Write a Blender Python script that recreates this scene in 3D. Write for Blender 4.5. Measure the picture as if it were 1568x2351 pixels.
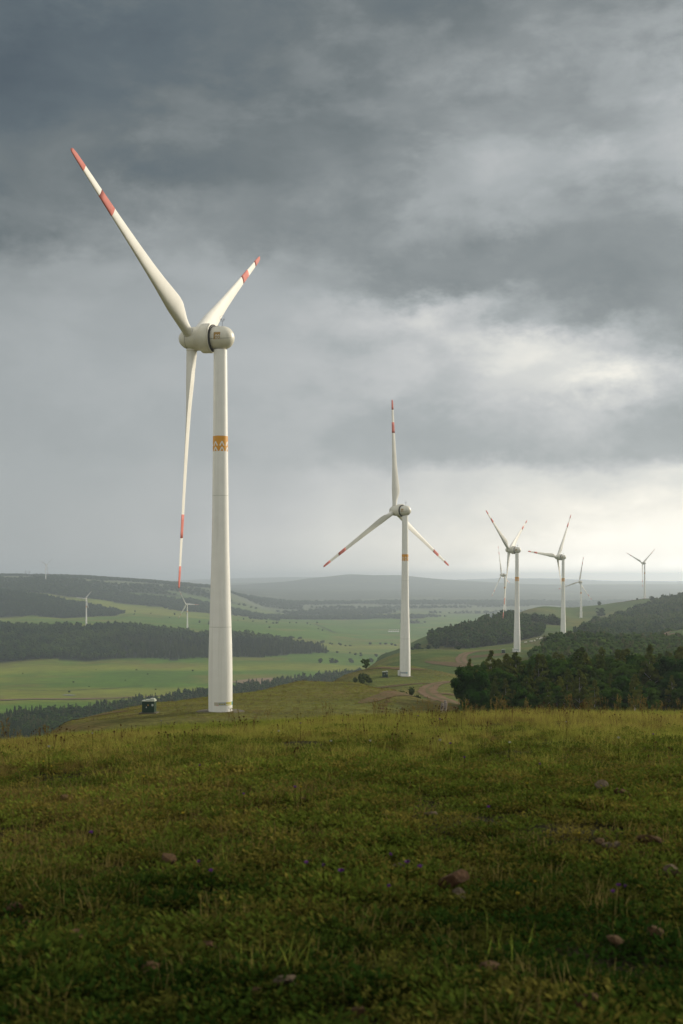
import bpy, bmesh, math, random
import numpy as np
from mathutils import Vector, Matrix

for o in list(bpy.data.objects):
    bpy.data.objects.remove(o)
scene = bpy.context.scene
COL = scene.collection
R_ = math.radians

# ------------------------------------------------------------------ camera
# the eye is the origin; +Y is the viewing direction, metres throughout
FPX, CXP, HZP = 2750.0, 784.0, 1332.0          # focal length, centre and horizon, in a 1568 x 2351 picture
cam_data = bpy.data.cameras.new('camera')
cam = bpy.data.objects.new('camera', cam_data)
COL.objects.link(cam)
cam.location = (0, 0, 0)
cam.rotation_euler = (R_(90), 0, 0)
cam_data.sensor_fit = 'VERTICAL'
cam_data.sensor_height = 36.0
cam_data.lens = FPX / 2351 * 36.0
cam_data.shift_y = (HZP - 1175.5) / 2351
cam_data.clip_start = 0.1
cam_data.clip_end = 80000
cam_data.dof.use_dof = True
cam_data.dof.focus_distance = 260
cam_data.dof.aperture_fstop = 3.6
scene.camera = cam

# ------------------------------------------------------------------ sun, exposure
SUN_AZ, SUN_EL = R_(57), R_(20)
sun_data = bpy.data.lights.new('sun', 'SUN')
sun_data.energy = 3.8
sun_data.angle = R_(12)
sun_data.color = (1.0, 0.90, 0.74)
sun = bpy.data.objects.new('sun', sun_data)
COL.objects.link(sun)
sd = Vector((math.sin(SUN_AZ) * math.cos(SUN_EL), math.cos(SUN_AZ) * math.cos(SUN_EL), math.sin(SUN_EL)))
sun.rotation_euler = sd.to_track_quat('Z', 'Y').to_euler()

scene.view_settings.view_transform = 'Standard'
scene.view_settings.look = 'None'
scene.view_settings.exposure = 0.0
scene.view_settings.gamma = 1.0
scene.view_settings.use_curve_mapping = False
scene.render.engine = 'CYCLES'
cy = scene.cycles
cy.use_denoising = True
cy.max_bounces = 5
cy.diffuse_bounces = 3
cy.glossy_bounces = 2
cy.transmission_bounces = 3
cy.transparent_max_bounces = 8
cy.volume_bounces = 0
cy.sample_clamp_indirect = 8


def lin(c):
    return tuple(((v / 255) / 12.92 if v / 255 <= 0.04045 else ((v / 255 + 0.055) / 1.055) ** 2.4) for v in c)


# ------------------------------------------------------------------ world: storm clouds
SKY_PX = [0, 200, 400, 600, 800, 1000, 1200, 1400, 1568]
SKY_ROWS = [
    (-300, [.46, .48, .50, .52, .54, .57, .60, .62, .64]),
    (0,    [.30, .36, .42, .44, .46, .48, .53, .51, .47]),
    (100,  [.33, .38, .42, .44, .47, .50, .55, .54, .57]),
    (200,  [.35, .40, .41, .45, .48, .53, .57, .60, .65]),
    (300,  [.40, .44, .46, .47, .50, .56, .61, .62, .68]),
    (400,  [.43, .44, .44, .48, .53, .60, .66, .68, .71]),
    (480,  [.42, .46, .54, .53, .53, .60, .64, .61, .61]),
    (560,  [.43, .53, .60, .55, .53, .545, .555, .57, .575]),
    (640,  [.58, .60, .63, .64, .59, .56, .55, .55, .56]),
    (720,  [.62, .64, .645, .66, .73, .80, .63, .56, .59]),
    (800,  [.64, .65, .655, .67, .68, .74, .86, .72, .59]),
    (880,  [.645, .655, .66, .67, .68, .74, .82, .91, .71]),
    (960,  [.65, .66, .665, .675, .68, .69, .72, .73, .66]),
    (1040, [.655, .66, .67, .68, .68, .68, .67, .66, .67]),
    (1100, [.66, .67, .685, .71, .77, .83, .84, .81, .88]),
    (1180, [.665, .675, .69, .74, .81, .87, .905, .945, .965]),
    (1260, [.665, .68, .71, .78, .86, .93, .975, 1.0, 1.01]),
    (1332, [.66, .68, .73, .82, .93, 1.04, 1.14, 1.24, 1.25]),
]
world = bpy.data.worlds.new('World')
scene.world = world
world.use_nodes = True
wt = world.node_tree
wt.nodes.clear()
WN, WL = wt.nodes, wt.links


def wmath(op, a=None, b=None, c=None, clamp=False):
    n = WN.new('ShaderNodeMath')
    n.operation = op
    n.use_clamp = clamp
    for i, v in enumerate((a, b, c)):
        if v is None:
            continue
        if isinstance(v, (int, float)):
            n.inputs[i].default_value = v
        else:
            WL.new(v, n.inputs[i])
    return n.outputs[0]


def wrange(v, a, b, lo=0.0, hi=1.0, smooth=True):
    n = WN.new('ShaderNodeMapRange')
    n.interpolation_type = 'SMOOTHSTEP' if smooth else 'LINEAR'
    WL.new(v, n.inputs['Value'])
    for k, x in (('From Min', a), ('From Max', b), ('To Min', lo), ('To Max', hi)):
        n.inputs[k].default_value = x
    return n.outputs['Result']


def wmix(f, a, b):
    n = WN.new('ShaderNodeMix')
    n.data_type = 'FLOAT'
    for sock, v in ((n.inputs[0], f), (n.inputs[2], a), (n.inputs[3], b)):
        if isinstance(v, (int, float)):
            sock.default_value = v
        else:
            WL.new(v, sock)
    return n.outputs[0]


def build_world():
    tc = WN.new('ShaderNodeTexCoord')
    sep = WN.new('ShaderNodeSeparateXYZ')
    WL.new(tc.outputs['Generated'], sep.inputs[0])
    x, y, z = sep.outputs
    hor = wmath('SQRT', wmath('ADD', wmath('MULTIPLY', x, x), wmath('ADD', wmath('MULTIPLY', y, y), 1e-6)))
    az = wmath('ARCTAN2', x, y)
    v = wmath('DIVIDE', z, hor)
    v = wmath('MINIMUM', v, 4.0)
    # drifting, wispy distortion of the cloud masses
    comb = WN.new('ShaderNodeCombineXYZ')
    WL.new(wmath('MULTIPLY', az, 1.0), comb.inputs[0])
    WL.new(wmath('MULTIPLY', v, 1.7), comb.inputs[1])
    def noise(scale, detail, rough, off, dist=0.0):
        m = WN.new('ShaderNodeVectorMath'); m.operation = 'ADD'
        WL.new(comb.outputs[0], m.inputs[0]); m.inputs[1].default_value = off
        n = WN.new('ShaderNodeTexNoise')
        n.inputs['Scale'].default_value = scale
        n.inputs['Detail'].default_value = detail
        n.inputs['Roughness'].default_value = rough
        n.inputs['Distortion'].default_value = dist
        WL.new(m.outputs[0], n.inputs['Vector'])
        return n.outputs['Fac']
    wa = wmath('SUBTRACT', noise(9, 8, 0.64, (3.1, 0.7, 0.2)), 0.5)
    wb = wmath('SUBTRACT', noise(10, 8, 0.64, (9.3, 4.4, 1.7)), 0.5)
    fa = wmath('SUBTRACT', noise(34, 6, 0.62, (2.7, 5.1, 0.4)), 0.5)      # ragged fringes
    fb = wmath('SUBTRACT', noise(31, 6, 0.62, (7.7, 1.1, 3.4)), 0.5)
    wa = wmath('MULTIPLY_ADD', fa, 0.32, wa)
    wb = wmath('MULTIPLY_ADD', fb, 0.32, wb)
    # less distortion close to the horizon, where the rain veil is smooth
    fade = wrange(v, 0.0, 0.16, 0.25, 1.0)
    veil = wmath('MULTIPLY', wrange(az, 0.06, -0.12), wrange(v, 0.30, 0.22))          # the rain curtain smooths the clouds on the left
    fade = wmath('MULTIPLY', fade, wmath('MULTIPLY_ADD', veil, -0.68, 1.0))
    az2 = wmath('MULTIPLY_ADD', wmath('MULTIPLY', wa, fade), 0.12, az)
    v2 = wmath('MULTIPLY_ADD', wmath('MULTIPLY', wb, fade), 0.075, v)
    vn = wmath('DIVIDE', wmath('MAXIMUM', v2, 0.0), 0.6, clamp=True)
    cols = []
    for ci in range(len(SKY_PX)):
        r = WN.new('ShaderNodeValToRGB')
        r.color_ramp.interpolation = 'EASE'
        els = r.color_ramp.elements
        stops = sorted(((HZP - py) / FPX / 0.6, vals[ci]) for py, vals in SKY_ROWS)
        stops = [(min(1, max(0, p)), q) for p, q in stops]
        els[0].position, els[0].color = stops[0][0], (stops[0][1],) * 3 + (1,)
        els[1].position, els[1].color = stops[-1][0], (stops[-1][1],) * 3 + (1,)
        for p, q in stops[1:-1]:
            e = els.new(p); e.color = (q, q, q, 1)
        WL.new(vn, r.inputs[0])
        cols.append(r.outputs['Color'])
    def azof(px): return math.atan((px - CXP) / FPX)
    L = wmath('ADD', cols[0], 0.0)
    for i in range(1, len(SKY_PX)):
        L = wmix(wrange(az2, azof(SKY_PX[i - 1]), azof(SKY_PX[i])), L, cols[i])
    # outside the view the overcast evens out
    aaz = wmath('ABSOLUTE', az)
    out = wrange(aaz, 0.33, 1.6)
    up = wrange(v, 0.55, 1.6)
    mixf = wmath('MAXIMUM', out, up)
    side = wmath('ABSOLUTE', wmath('SINE', az))
    L = wmix(mixf, L, wmath('MULTIPLY_ADD', side, 0.11, 0.76))
    # soft billows
    bil = wmath('SUBTRACT', noise(9, 9, 0.58, (1.3, 2.2, 5.0), 0.25), 0.5)
    big = wmath('SUBTRACT', noise(3.2, 4, 0.5, (6.3, 8.2, 3.0)), 0.5)
    amp = wmath('MULTIPLY', fade, 0.20)
    L = wmath('MULTIPLY_ADD', bil, amp, L)
    edge = wmath('SUBTRACT', wrange(noise(6.5, 9, 0.60, (4.6, 3.3, 2.0), 0.15), 0.44, 0.58), 0.5)   # overlapping cloud layers
    L = wmath('MULTIPLY_ADD', edge, wmath('MULTIPLY', fade, 0.055), L)
    L = wmath('MULTIPLY_ADD', big, wmath('MULTIPLY', mixf, 0.25), L)
    ramp = WN.new('ShaderNodeValToRGB')
    els = ramp.color_ramp.elements
    tab = [(.30, (79, 90, 98)), (.38, (92, 103, 109)), (.45, (108, 116, 118)), (.55, (136, 142, 143)), (.66, (167, 172, 173)),
           (.75, (193, 195, 195)), (.85, (219, 219, 214)), (.95, (249, 245, 234))]
    tab = [(p * .8, c) for p, c in tab]
    els[0].position, els[0].color = tab[0][0], lin(tab[0][1]) + (1,)
    els[1].position, els[1].color = 1.0, (2.3, 2.17, 1.92, 1)
    for p, c in tab[1:]:
        e = els.new(p); e.color = lin(c) + (1,)
    WL.new(wmath('MULTIPLY', L, 0.8), ramp.inputs[0])
    # the clear evening sky above the deck only tints the thin places
    sky = WN.new('ShaderNodeTexSky')
    sky.sky_type = 'NISHITA'
    sky.sun_disc = False
    sky.sun_elevation = SUN_EL
    sky.sun_rotation = SUN_AZ
    mul = WN.new('ShaderNodeVectorMath'); mul.operation = 'SCALE'
    WL.new(sky.outputs[0], mul.inputs[0]); mul.inputs['Scale'].default_value = 0.08
    mx = WN.new('ShaderNodeMix'); mx.data_type = 'RGBA'
    mx.inputs[0].default_value = 0.95
    WL.new(mul.outputs[0], mx.inputs[6]); WL.new(ramp.outputs['Color'], mx.inputs[7])
    # below the horizon: distant land
    gm = WN.new('ShaderNodeMix'); gm.data_type = 'RGBA'
    WL.new(wrange(v, -0.03, -0.012), gm.inputs[0])
    gm.inputs[6].default_value = (0.06, 0.07, 0.04, 1)
    WL.new(mx.outputs[2], gm.inputs[7])
    bg = WN.new('ShaderNodeBackground')
    bg.inputs['Strength'].default_value = 1.04
    WL.new(gm.outputs[2], bg.inputs['Color'])
    wo = WN.new('ShaderNodeOutputWorld')
    WL.new(bg.outputs[0], wo.inputs['Surface'])


build_world()

# ------------------------------------------------------------------ helpers
rng = np.random.default_rng(7)
random.seed(7)


def tag(o, label=None, cat=None, group=None, kind=None):
    if label: o['label'] = label
    if cat: o['category'] = cat
    if group: o['group'] = group
    if kind: o['kind'] = kind
    return o


def link(o, parent=None):
    COL.objects.link(o)
    if parent is not None:
        o.parent = parent
    return o


def empty(name, loc=(0, 0, 0), rz=0.0):
    o = bpy.data.objects.new(name, None)
    o.empty_display_size = 0.5
    o.location = loc
    o.rotation_euler = (0, 0, rz)
    return link(o)


def np_mesh(name, V, F, mats=(), smooth=False, colors=None, mat_idx=None):
    """V (n,3); F list of index arrays with a fixed width each, or one (m,k) array"""
    me = bpy.data.meshes.new(name)
    V = np.asarray(V, np.float32)
    Fs = F if isinstance(F, list) else [F]
    Fs = [np.asarray(f, np.int32) for f in Fs if len(f)]
    loops = np.concatenate([f.ravel() for f in Fs])
    tot = np.concatenate([np.full(len(f), f.shape[1], np.int32) for f in Fs])
    start = np.concatenate([[0], np.cumsum(tot)[:-1]]).astype(np.int32)
    me.vertices.add(len(V)); me.vertices.foreach_set('co', V.ravel())
    me.loops.add(len(loops)); me.loops.foreach_set('vertex_index', loops)
    me.polygons.add(len(tot)); me.polygons.foreach_set('loop_start', start)
    try:
        me.polygons.foreach_set('loop_total', tot)
    except Exception:
        pass
    me.update(calc_edges=True)
    if smooth:
        me.polygons.foreach_set('use_smooth', np.ones(len(tot), bool))
    for m in mats:
        me.materials.append(m)
    if mat_idx is not None:
        me.polygons.foreach_set('material_index', np.asarray(mat_idx, np.int32))
    if colors is not None:
        a = me.color_attributes.new('Col', 'FLOAT_COLOR', 'POINT')
        c = np.ones((len(V), 4), np.float32); c[:, :3] = colors
        a.data.foreach_set('color', c.ravel())
    me.validate()
    return me


def mobj(name, me, parent=None, loc=None, rot=None):
    o = bpy.data.objects.new(name, me)
    if loc is not None: o.location = loc
    if rot is not None: o.rotation_euler = rot
    return link(o, parent)


def bm_obj(name, bm, mat, parent=None, smooth=False, bevel=0.0):
    bmesh.ops.recalc_face_normals(bm, faces=bm.faces)
    if bevel > 0:
        bmesh.ops.bevel(bm, geom=list(bm.edges), offset=bevel, segments=2, affect='EDGES', profile=0.5)
    me = bpy.data.meshes.new(name)
    bm.to_mesh(me); bm.free()
    if smooth:
        me.polygons.foreach_set('use_smooth', np.ones(len(me.polygons), bool))
    me.materials.append(mat)
    return mobj(name, me, parent)


def box_bm(x0, x1, y0, y1, z0, z1, bm=None):
    bm = bm or bmesh.new()
    v = [bm.verts.new(p) for p in ((x0, y0, z0), (x1, y0, z0), (x1, y1, z0), (x0, y1, z0), (x0, y0, z1), (x1, y0, z1), (x1, y1, z1), (x0, y1, z1))]
    for f in ((0, 3, 2, 1), (4, 5, 6, 7), (0, 1, 5, 4), (1, 2, 6, 5), (2, 3, 7, 6), (3, 0, 4, 7)):
        bm.faces.new([v[i] for i in f])
    return bm


def tube(p0, p1, r0, r1, n=8, bm=None, cap=True):
    bm = bm or bmesh.new()
    p0, p1 = Vector(p0), Vector(p1)
    d = (p1 - p0).normalized()
    a = d.orthogonal().normalized(); b = d.cross(a)
    A, B = [], []
    for i in range(n):
        t = 2 * math.pi * i / n
        w = a * math.cos(t) + b * math.sin(t)
        A.append(bm.verts.new(p0 + w * r0)); B.append(bm.verts.new(p1 + w * r1))
    for i in range(n):
        j = (i + 1) % n
        bm.faces.new((A[i], A[j], B[j], B[i]))
    if cap:
        bm.faces.new(A[::-1]); bm.faces.new(B)
    return bm


def revolve(profile, n=48, axis='Z', bm=None):
    """profile: list of (s, r); closed with caps when r == 0"""
    bm = bm or bmesh.new()
    rings = []
    for s, r in profile:
        if r < 1e-6:
            rings.append([bm.verts.new((0, 0, s) if axis == 'Z' else (s, 0, 0))])
        else:
            ring = []
            for i in range(n):
                t = 2 * math.pi * i / n
                ring.append(bm.verts.new((r * math.cos(t), r * math.sin(t), s) if axis == 'Z' else (s, r * math.cos(t), r * math.sin(t))))
            rings.append(ring)
    for A, B in zip(rings, rings[1:]):
        if len(A) == 1 and len(B) == 1: continue
        for i in range(n):
            j = (i + 1) % n
            if len(A) == 1: bm.faces.new((A[0], B[i], B[j]))
            elif len(B) == 1: bm.faces.new((A[i], A[j], B[0]))
            else: bm.faces.new((A[i], A[j], B[j], B[i]))
    return bm


def vnoise(x, y, seed=0):
    """smooth value noise in 0..1"""
    xi, yi = np.floor(x).astype(np.int64), np.floor(y).astype(np.int64)
    xf, yf = x - xi, y - yi
    def h(a, b):
        n = (a * 374761393 + b * 668265263 + seed * 1442695041) & 0x7fffffff
        n = ((n ^ (n >> 13)) * 1274126177) & 0x7fffffff
        return ((n ^ (n >> 16)) & 0xffff) / 65535.0
    u, w = xf * xf * (3 - 2 * xf), yf * yf * (3 - 2 * yf)
    return (h(xi, yi) * (1 - u) + h(xi + 1, yi) * u) * (1 - w) + (h(xi, yi + 1) * (1 - u) + h(xi + 1, yi + 1) * u) * w


def fbm(x, y, seed=0, oct=4):
    s = 0; a = .5; t = 0
    for k in range(oct):
        s = s + a * vnoise(x * 2 ** k, y * 2 ** k, seed + k * 17); t += a; a *= .5
    return s / t


# ------------------------------------------------------------------ materials
def new_mat(name):
    m = bpy.data.materials.new(name); m.use_nodes = True
    nt = m.node_tree
    return m, nt, nt.nodes, nt.links, nt.nodes['Principled BSDF']


def paint(name, col, rough=0.5, var=0.06, scale=3.0, metallic=0.0, bump=0.0, spec=0.5, dirt=None):
    m, nt, N, L, P = new_mat(name)
    tc = N.new('ShaderNodeTexCoord')
    nz = N.new('ShaderNodeTexNoise'); nz.inputs['Scale'].default_value = scale; nz.inputs['Detail'].default_value = 6
    L.new(tc.outputs['Object'], nz.inputs['Vector'])
    mr = N.new('ShaderNodeMapRange'); mr.inputs[1].default_value = 0.3; mr.inputs[2].default_value = 0.7
    mr.inputs[3].default_value = 1 - var; mr.inputs[4].default_value = 1 + var
    L.new(nz.outputs['Fac'], mr.inputs[0])
    sc = N.new('ShaderNodeVectorMath'); sc.operation = 'SCALE'; sc.inputs[0].default_value = col
    L.new(mr.outputs[0], sc.inputs['Scale'])
    src = sc.outputs[0]
    if dirt:
        # rain streaks: noise drawn out along the height
        mp = N.new('ShaderNodeMapping'); mp.inputs['Scale'].default_value = dirt[1]
        L.new(tc.outputs['Object'], mp.inputs[0])
        n2 = N.new('ShaderNodeTexNoise'); n2.inputs['Scale'].default_value = 1.0; n2.inputs['Detail'].default_value = 5
        L.new(mp.outputs[0], n2.inputs['Vector'])
        m2 = N.new('ShaderNodeMapRange'); m2.inputs[1].default_value = 0.5; m2.inputs[2].default_value = 0.75
        m2.inputs[3].default_value = 0; m2.inputs[4].default_value = dirt[2]
        L.new(n2.outputs['Fac'], m2.inputs[0])
        mx = N.new('ShaderNodeMix'); mx.data_type = 'RGBA'
        L.new(m2.outputs[0], mx.inputs[0]); L.new(src, mx.inputs[6]); mx.inputs[7].default_value = tuple(dirt[0]) + (1,)
        src = mx.outputs[2]
    L.new(src, P.inputs['Base Color'])
    P.inputs['Roughness'].default_value = rough
    P.inputs['Metallic'].default_value = metallic
    P.inputs['Specular IOR Level'].default_value = spec
    if bump > 0:
        b = N.new('ShaderNodeBump'); b.inputs['Strength'].default_value = bump; b.inputs['Distance'].default_value = 0.1
        L.new(nz.outputs['Fac'], b.inputs['Height']); L.new(b.outputs[0], P.inputs['Normal'])
    return m


M_WHITE = paint('white_tower_paint', (0.82, 0.81, 0.75), 0.42, 0.03, 0.6, dirt=((0.52, 0.50, 0.44), (1.6, 1.6, 0.05), 0.40))
M_BLADE = paint('blade_gelcoat', (0.76, 0.74, 0.67), 0.62, 0.03, 0.5, dirt=((0.5, 0.48, 0.42), (0.4, 0.4, 0.4), 0.2))
M_NAC = paint('nacelle_paint', (0.70, 0.67, 0.56), 0.42, 0.04, 0.8, dirt=((0.40, 0.38, 0.32), (1.2, 1.2, 0.6), 0.3))
M_RED = paint('red_marking', (0.60, 0.18, 0.145), 0.7, 0.06, 1.0, spec=.3)
M_ORANGE = paint('orange_band', (0.68, 0.31, 0.02), 0.5, 0.04, 1.0)
M_OCHRE = paint('ochre_emblem', (0.36, 0.22, 0.055), 0.5, 0.04, 1.0)
M_DARK = paint('dark_gap', (0.03, 0.028, 0.025), 0.7, 0.2, 3.0)
M_STEEL = paint('grey_steel', (0.20, 0.21, 0.23), 0.45, 0.1, 4.0, metallic=0.6)
M_CONC = paint('concrete', (0.085, 0.072, 0.040), 0.9, 0.25, 1.5, bump=0.3)
M_GREENBOX = paint('dark_green_enamel', (0.010, 0.035, 0.022), 0.35, 0.12, 2.0)
M_LID = paint('pale_lid', (0.42, 0.45, 0.36), 0.5, 0.1, 2.0)
M_SIGNW = paint('sign_white', (0.70, 0.70, 0.64), 0.5, 0.05, 5)
M_SIGNG = paint('sign_grey_blue', (0.36, 0.40, 0.42), 0.5, 0.05, 5)
M_SIGNB = paint('sign_beige', (0.50, 0.46, 0.36), 0.5, 0.05, 5)
M_SIGNY = paint('sign_yellow', (0.62, 0.55, 0.10), 0.5, 0.05, 5)
M_SIGNT = paint('sign_teal', (0.08, 0.33, 0.36), 0.5, 0.05, 5)
M_SIGNO = paint('sign_orange', (0.70, 0.34, 0.05), 0.5, 0.05, 5)
M_BLACK = paint('black_print', (0.02, 0.02, 0.02), 0.6, 0.05, 5)
M_BARK = paint('bark', (0.11, 0.09, 0.07), 0.9, 0.35, 4.0, bump=0.5)
M_BIRCH = paint('birch_bark', (0.42, 0.40, 0.36), 0.85, 0.45, 3.0, bump=0.3)
M_WOOD = paint('weathered_wood', (0.22, 0.19, 0.16), 0.9, 0.3, 8.0, bump=0.4)
M_FELT = paint('white_felt', (0.78, 0.77, 0.74), 0.85, 0.05, 1.0)
M_DOOR = paint('painted_door', (0.30, 0.08, 0.05), 0.6, 0.1, 2.0)
M_WOOL = paint('wool', (0.62, 0.58, 0.50), 0.95, 0.12, 6.0)


def leaf_mat(name, col, tint_col, trans=0.25, var=0.35):
    """diffuse + a little translucency; colour drifts with the plant's own tint and along the leaf"""
    m, nt, N, L, P = new_mat(name)
    N.remove(P)
    out = N['Material Output']
    at = N.new('ShaderNodeAttribute'); at.attribute_type = 'INSTANCER'; at.attribute_name = 'tint'
    ca = N.new('ShaderNodeVertexColor'); ca.layer_name = 'Col'
    mx = N.new('ShaderNodeMix'); mx.data_type = 'RGBA'
    L.new(at.outputs['Fac'], mx.inputs[0]); mx.inputs[6].default_value = tuple(col) + (1,); mx.inputs[7].default_value = tuple(tint_col) + (1,)
    mu = N.new('ShaderNodeMix'); mu.data_type = 'RGBA'; mu.blend_type = 'MULTIPLY'; mu.inputs[0].default_value = 1.0
    L.new(mx.outputs[2], mu.inputs[6]); L.new(ca.outputs['Color'], mu.inputs[7])
    d = N.new('ShaderNodeBsdfDiffuse'); t = N.new('ShaderNodeBsdfTranslucent'); a = N.new('ShaderNodeMixShader')
    L.new(mu.outputs[2], d.inputs['Color']); L.new(mu.outputs[2], t.inputs['Color'])
    a.inputs[0].default_value = trans
    L.new(d.outputs[0], a.inputs[1]); L.new(t.outputs[0], a.inputs[2]); L.new(a.outputs[0], out.inputs['Surface'])
    return m


M_LEAF_BIRCH = leaf_mat('birch_leaves', (0.050, 0.078, 0.012), (0.115, 0.125, 0.024))
M_LEAF_BROAD = leaf_mat('broadleaf_leaves', (0.020, 0.055, 0.008), (0.068, 0.118, 0.016))
M_LEAF_CONIF = leaf_mat('conifer_needles', (0.030, 0.052, 0.022), (0.050, 0.068, 0.026))
M_LEAF_BUSH = leaf_mat('bush_leaves', (0.052, 0.076, 0.022), (0.085, 0.098, 0.030))
M_FAR = {'broad': leaf_mat('far_broadleaf', (0.018, 0.052, 0.010), (0.078, 0.128, 0.018)), 'conifer': leaf_mat('far_conifer', (0.020, 0.050, 0.012), (0.078, 0.114, 0.020)), 'birch': leaf_mat('far_birch', (0.075, 0.100, 0.032), (0.110, 0.122, 0.038))}
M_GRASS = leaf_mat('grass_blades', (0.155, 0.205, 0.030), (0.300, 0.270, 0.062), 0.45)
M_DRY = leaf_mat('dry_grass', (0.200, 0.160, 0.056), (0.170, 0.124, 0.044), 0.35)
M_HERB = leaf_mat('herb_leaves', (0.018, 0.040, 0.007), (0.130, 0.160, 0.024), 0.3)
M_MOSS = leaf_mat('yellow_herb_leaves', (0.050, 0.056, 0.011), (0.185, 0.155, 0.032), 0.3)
M_SEED = leaf_mat('seed_heads', (0.045, 0.018, 0.012), (0.09, 0.045, 0.022), 0.1)

# ------------------------------------------------------------------ terrain
def P3(px, py, D):
    return ((px - CXP) / FPX * D, D, -(py - HZP) / FPX * D)


def th_of(px):
    return math.atan((px - CXP) / FPX)


CREST = [(-3000, 1660), (-1500, 1700), (-400, 1725), (0, 1712), (146, 1694), (340, 1682), (506, 1671), (700, 1660), (900, 1650), (1030, 1644), (1200, 1641), (1568, 1641), (2600, 1632), (4500, 1660)]


def cof(px):
    py = np.interp(px, [a for a, b in CREST], [b for a, b in CREST])
    return ((py - HZP) / (2 * FPX)) ** 2 / 1.6


CT = []                                               # control points: (px, D, z)
def cpy(px, py, D): CT.append((px, D, -(py - HZP) / FPX * D))
def cz(px, D, z): CT.append((px, D, z))


for px in (-1200, -400, 0, 250, 500, 750, 1000, 1250, 1568, 2000, 3000):
    cz(px, 60, -1.6 - cof(px) * 3600)
for px, z in ((-1200, -19), (-400, -21), (0, -21), (250, -19), (500, -18.5), (800, -19), (1050, -19), (1300, -17), (1568, -16), (2200, -15), (3000, -15)):
    cz(px, 100, z)
for px, z in ((-1200, -30), (-400, -29), (0, -28), (250, -24), (500, -23), (800, -24), (1050, -25), (1300, -23), (1568, -22), (2200, -20), (3000, -20)):
    cz(px, 150, z)
# the knoll with the first turbine
for a in ((506, 1632, 208.6), (420, 1635, 207), (340, 1638, 208), (600, 1632, 209), (700, 1630, 212), (800, 1628, 216),
          (150, 1659, 206), (240, 1640, 220), (340, 1616, 238), (540, 1594, 252), (690, 1564, 278), (820, 1570, 278), (905, 1583, 262), (880, 1624, 222), (620, 1600, 242), (760, 1590, 250)):
    cpy(*a)
for a in ((0, 210, -33), (-400, 210, -40), (-1200, 210, -45), (0, 300, -52), (150, 290, -40), (340, 310, -38), (540, 330, -38), (690, 345, -36), (820, 340, -36)):
    cz(*a)
for px in (-1200, -400, -100, 100, 300, 500, 650):
    cz(px, 420, -62 if px < 400 else -58); cz(px, 600, -98 if px < 400 else -92); cz(px, 900, -138); cz(px, 1200, -153); cz(px, 1600, -157)
    cz(px, 2100, -159)
cz(760, 620, -62); cz(760, 900, -130); cz(760, 1250, -154); cz(760, 1700, -158); cz(760, 2200, -159)
# saddle and the second turbine's mound
for a in ((950, 300, -35.5), (1030, 310, -36), (950, 370, -37.5), (1030, 370, -37.2), (880, 400, -38.5), (980, 420, -37.5), (1040, 430, -37.2)):
    cz(*a)
for a in ((930, 1552, 470), (870, 1566, 450), (1040, 1556, 460), (770, 1562, 480), (800, 1547, 492), (870, 1529, 503), (950, 1530, 507), (1000, 1541, 492)):
    cpy(*a)
cz(780, 600, -58); cz(880, 600, -56); cz(950, 600, -54); cz(1050, 560, -47)
# the third and fourth turbines' ridge
for a in ((945, 1495, 860), (900, 1508, 840), (860, 1523, 820), (985, 1492, 850), (1080, 1491, 850), (1130, 1485, 880), (1160, 1481, 900), (1230, 1471, 940), (1280, 1459, 985),
          (1187, 1497, 763.9), (1150, 1499, 764), (1230, 1497, 764), (1293, 1460, 976.8), (1260, 1462, 976), (1060, 1537, 650), (1060, 1515, 720), (1085, 1500, 786), (1120, 1512, 700), (1000, 1545, 640)):
    cpy(*a)
cz(800, 800, -68); cz(1000, 1050, -72); cz(1100, 1080, -67); cz(930, 1100, -92); cz(1200, 1130, -60); cz(850, 1050, -112)
# hill with the fifth turbine
for a in ((870, 1509, 1350), (900, 1498, 1380), (950, 1476, 1420), (1000, 1451, 1460), (1050, 1435, 1500), (1100, 1422, 1540), (1150, 1420, 1600), (1159, 1422, 1752), (1200, 1422, 1620),
          (1000, 1488, 1200), (1100, 1486, 1180), (1200, 1468, 1260), (940, 1500, 1250)):
    cpy(*a)
cz(870, 1650, -152); cz(1000, 1800, -148); cz(1080, 2000, -145); cz(1150, 2300, -142); cz(820, 1300, -140)
# grass ridge with the sixth and seventh turbines, and the wooded flank in front of it
for a in ((1334, 1425, 2031), (1180, 1413, 2100), (1210, 1402, 2150), (1240, 1396, 2200), (1290, 1395, 2250), (1340, 1392, 2300), (1420, 1382, 2280), (1480, 1375, 2180), (1540, 1373, 2230), (1640, 1368, 2250), (2000, 1360, 2300),
          (1300, 1449, 1150), (1300, 1441, 1400), (1240, 1431, 1500), (1568, 1387, 1900), (1480, 1399, 1900), (1420, 1415, 1800), (1568, 1432, 1500), (1450, 1456, 1300), (1568, 1492, 1150), (1400, 1471, 1150), (1350, 1450, 1400), (1800, 1420, 1500),
          (1230, 1521, 640), (1320, 1497, 700), (1420, 1502, 700), (1568, 1532, 650), (1300, 1562, 520), (1500, 1572, 500), (1700, 1540, 640),
          (1500, 1463, 950), (1568, 1445, 985), (1520, 1453, 980), (1460, 1482, 900), (1700, 1440, 980)):
    cpy(*a)
cz(1568, 1080, -62); cz(1400, 1020, -60); cz(1300, 2900, -128); cz(1500, 2900, -118); cz(2000, 2900, -110)
for px, a, b, c in ((1080, -24.8, -31.5, -38.5), (1300, -24.6, -31, -39), (1500, -24, -30, -38), (1800, -23, -29, -36), (2400, -24, -30, -36)):
    cz(px, 220, a); cz(px, 300, b); cz(px, 390, c)
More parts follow.
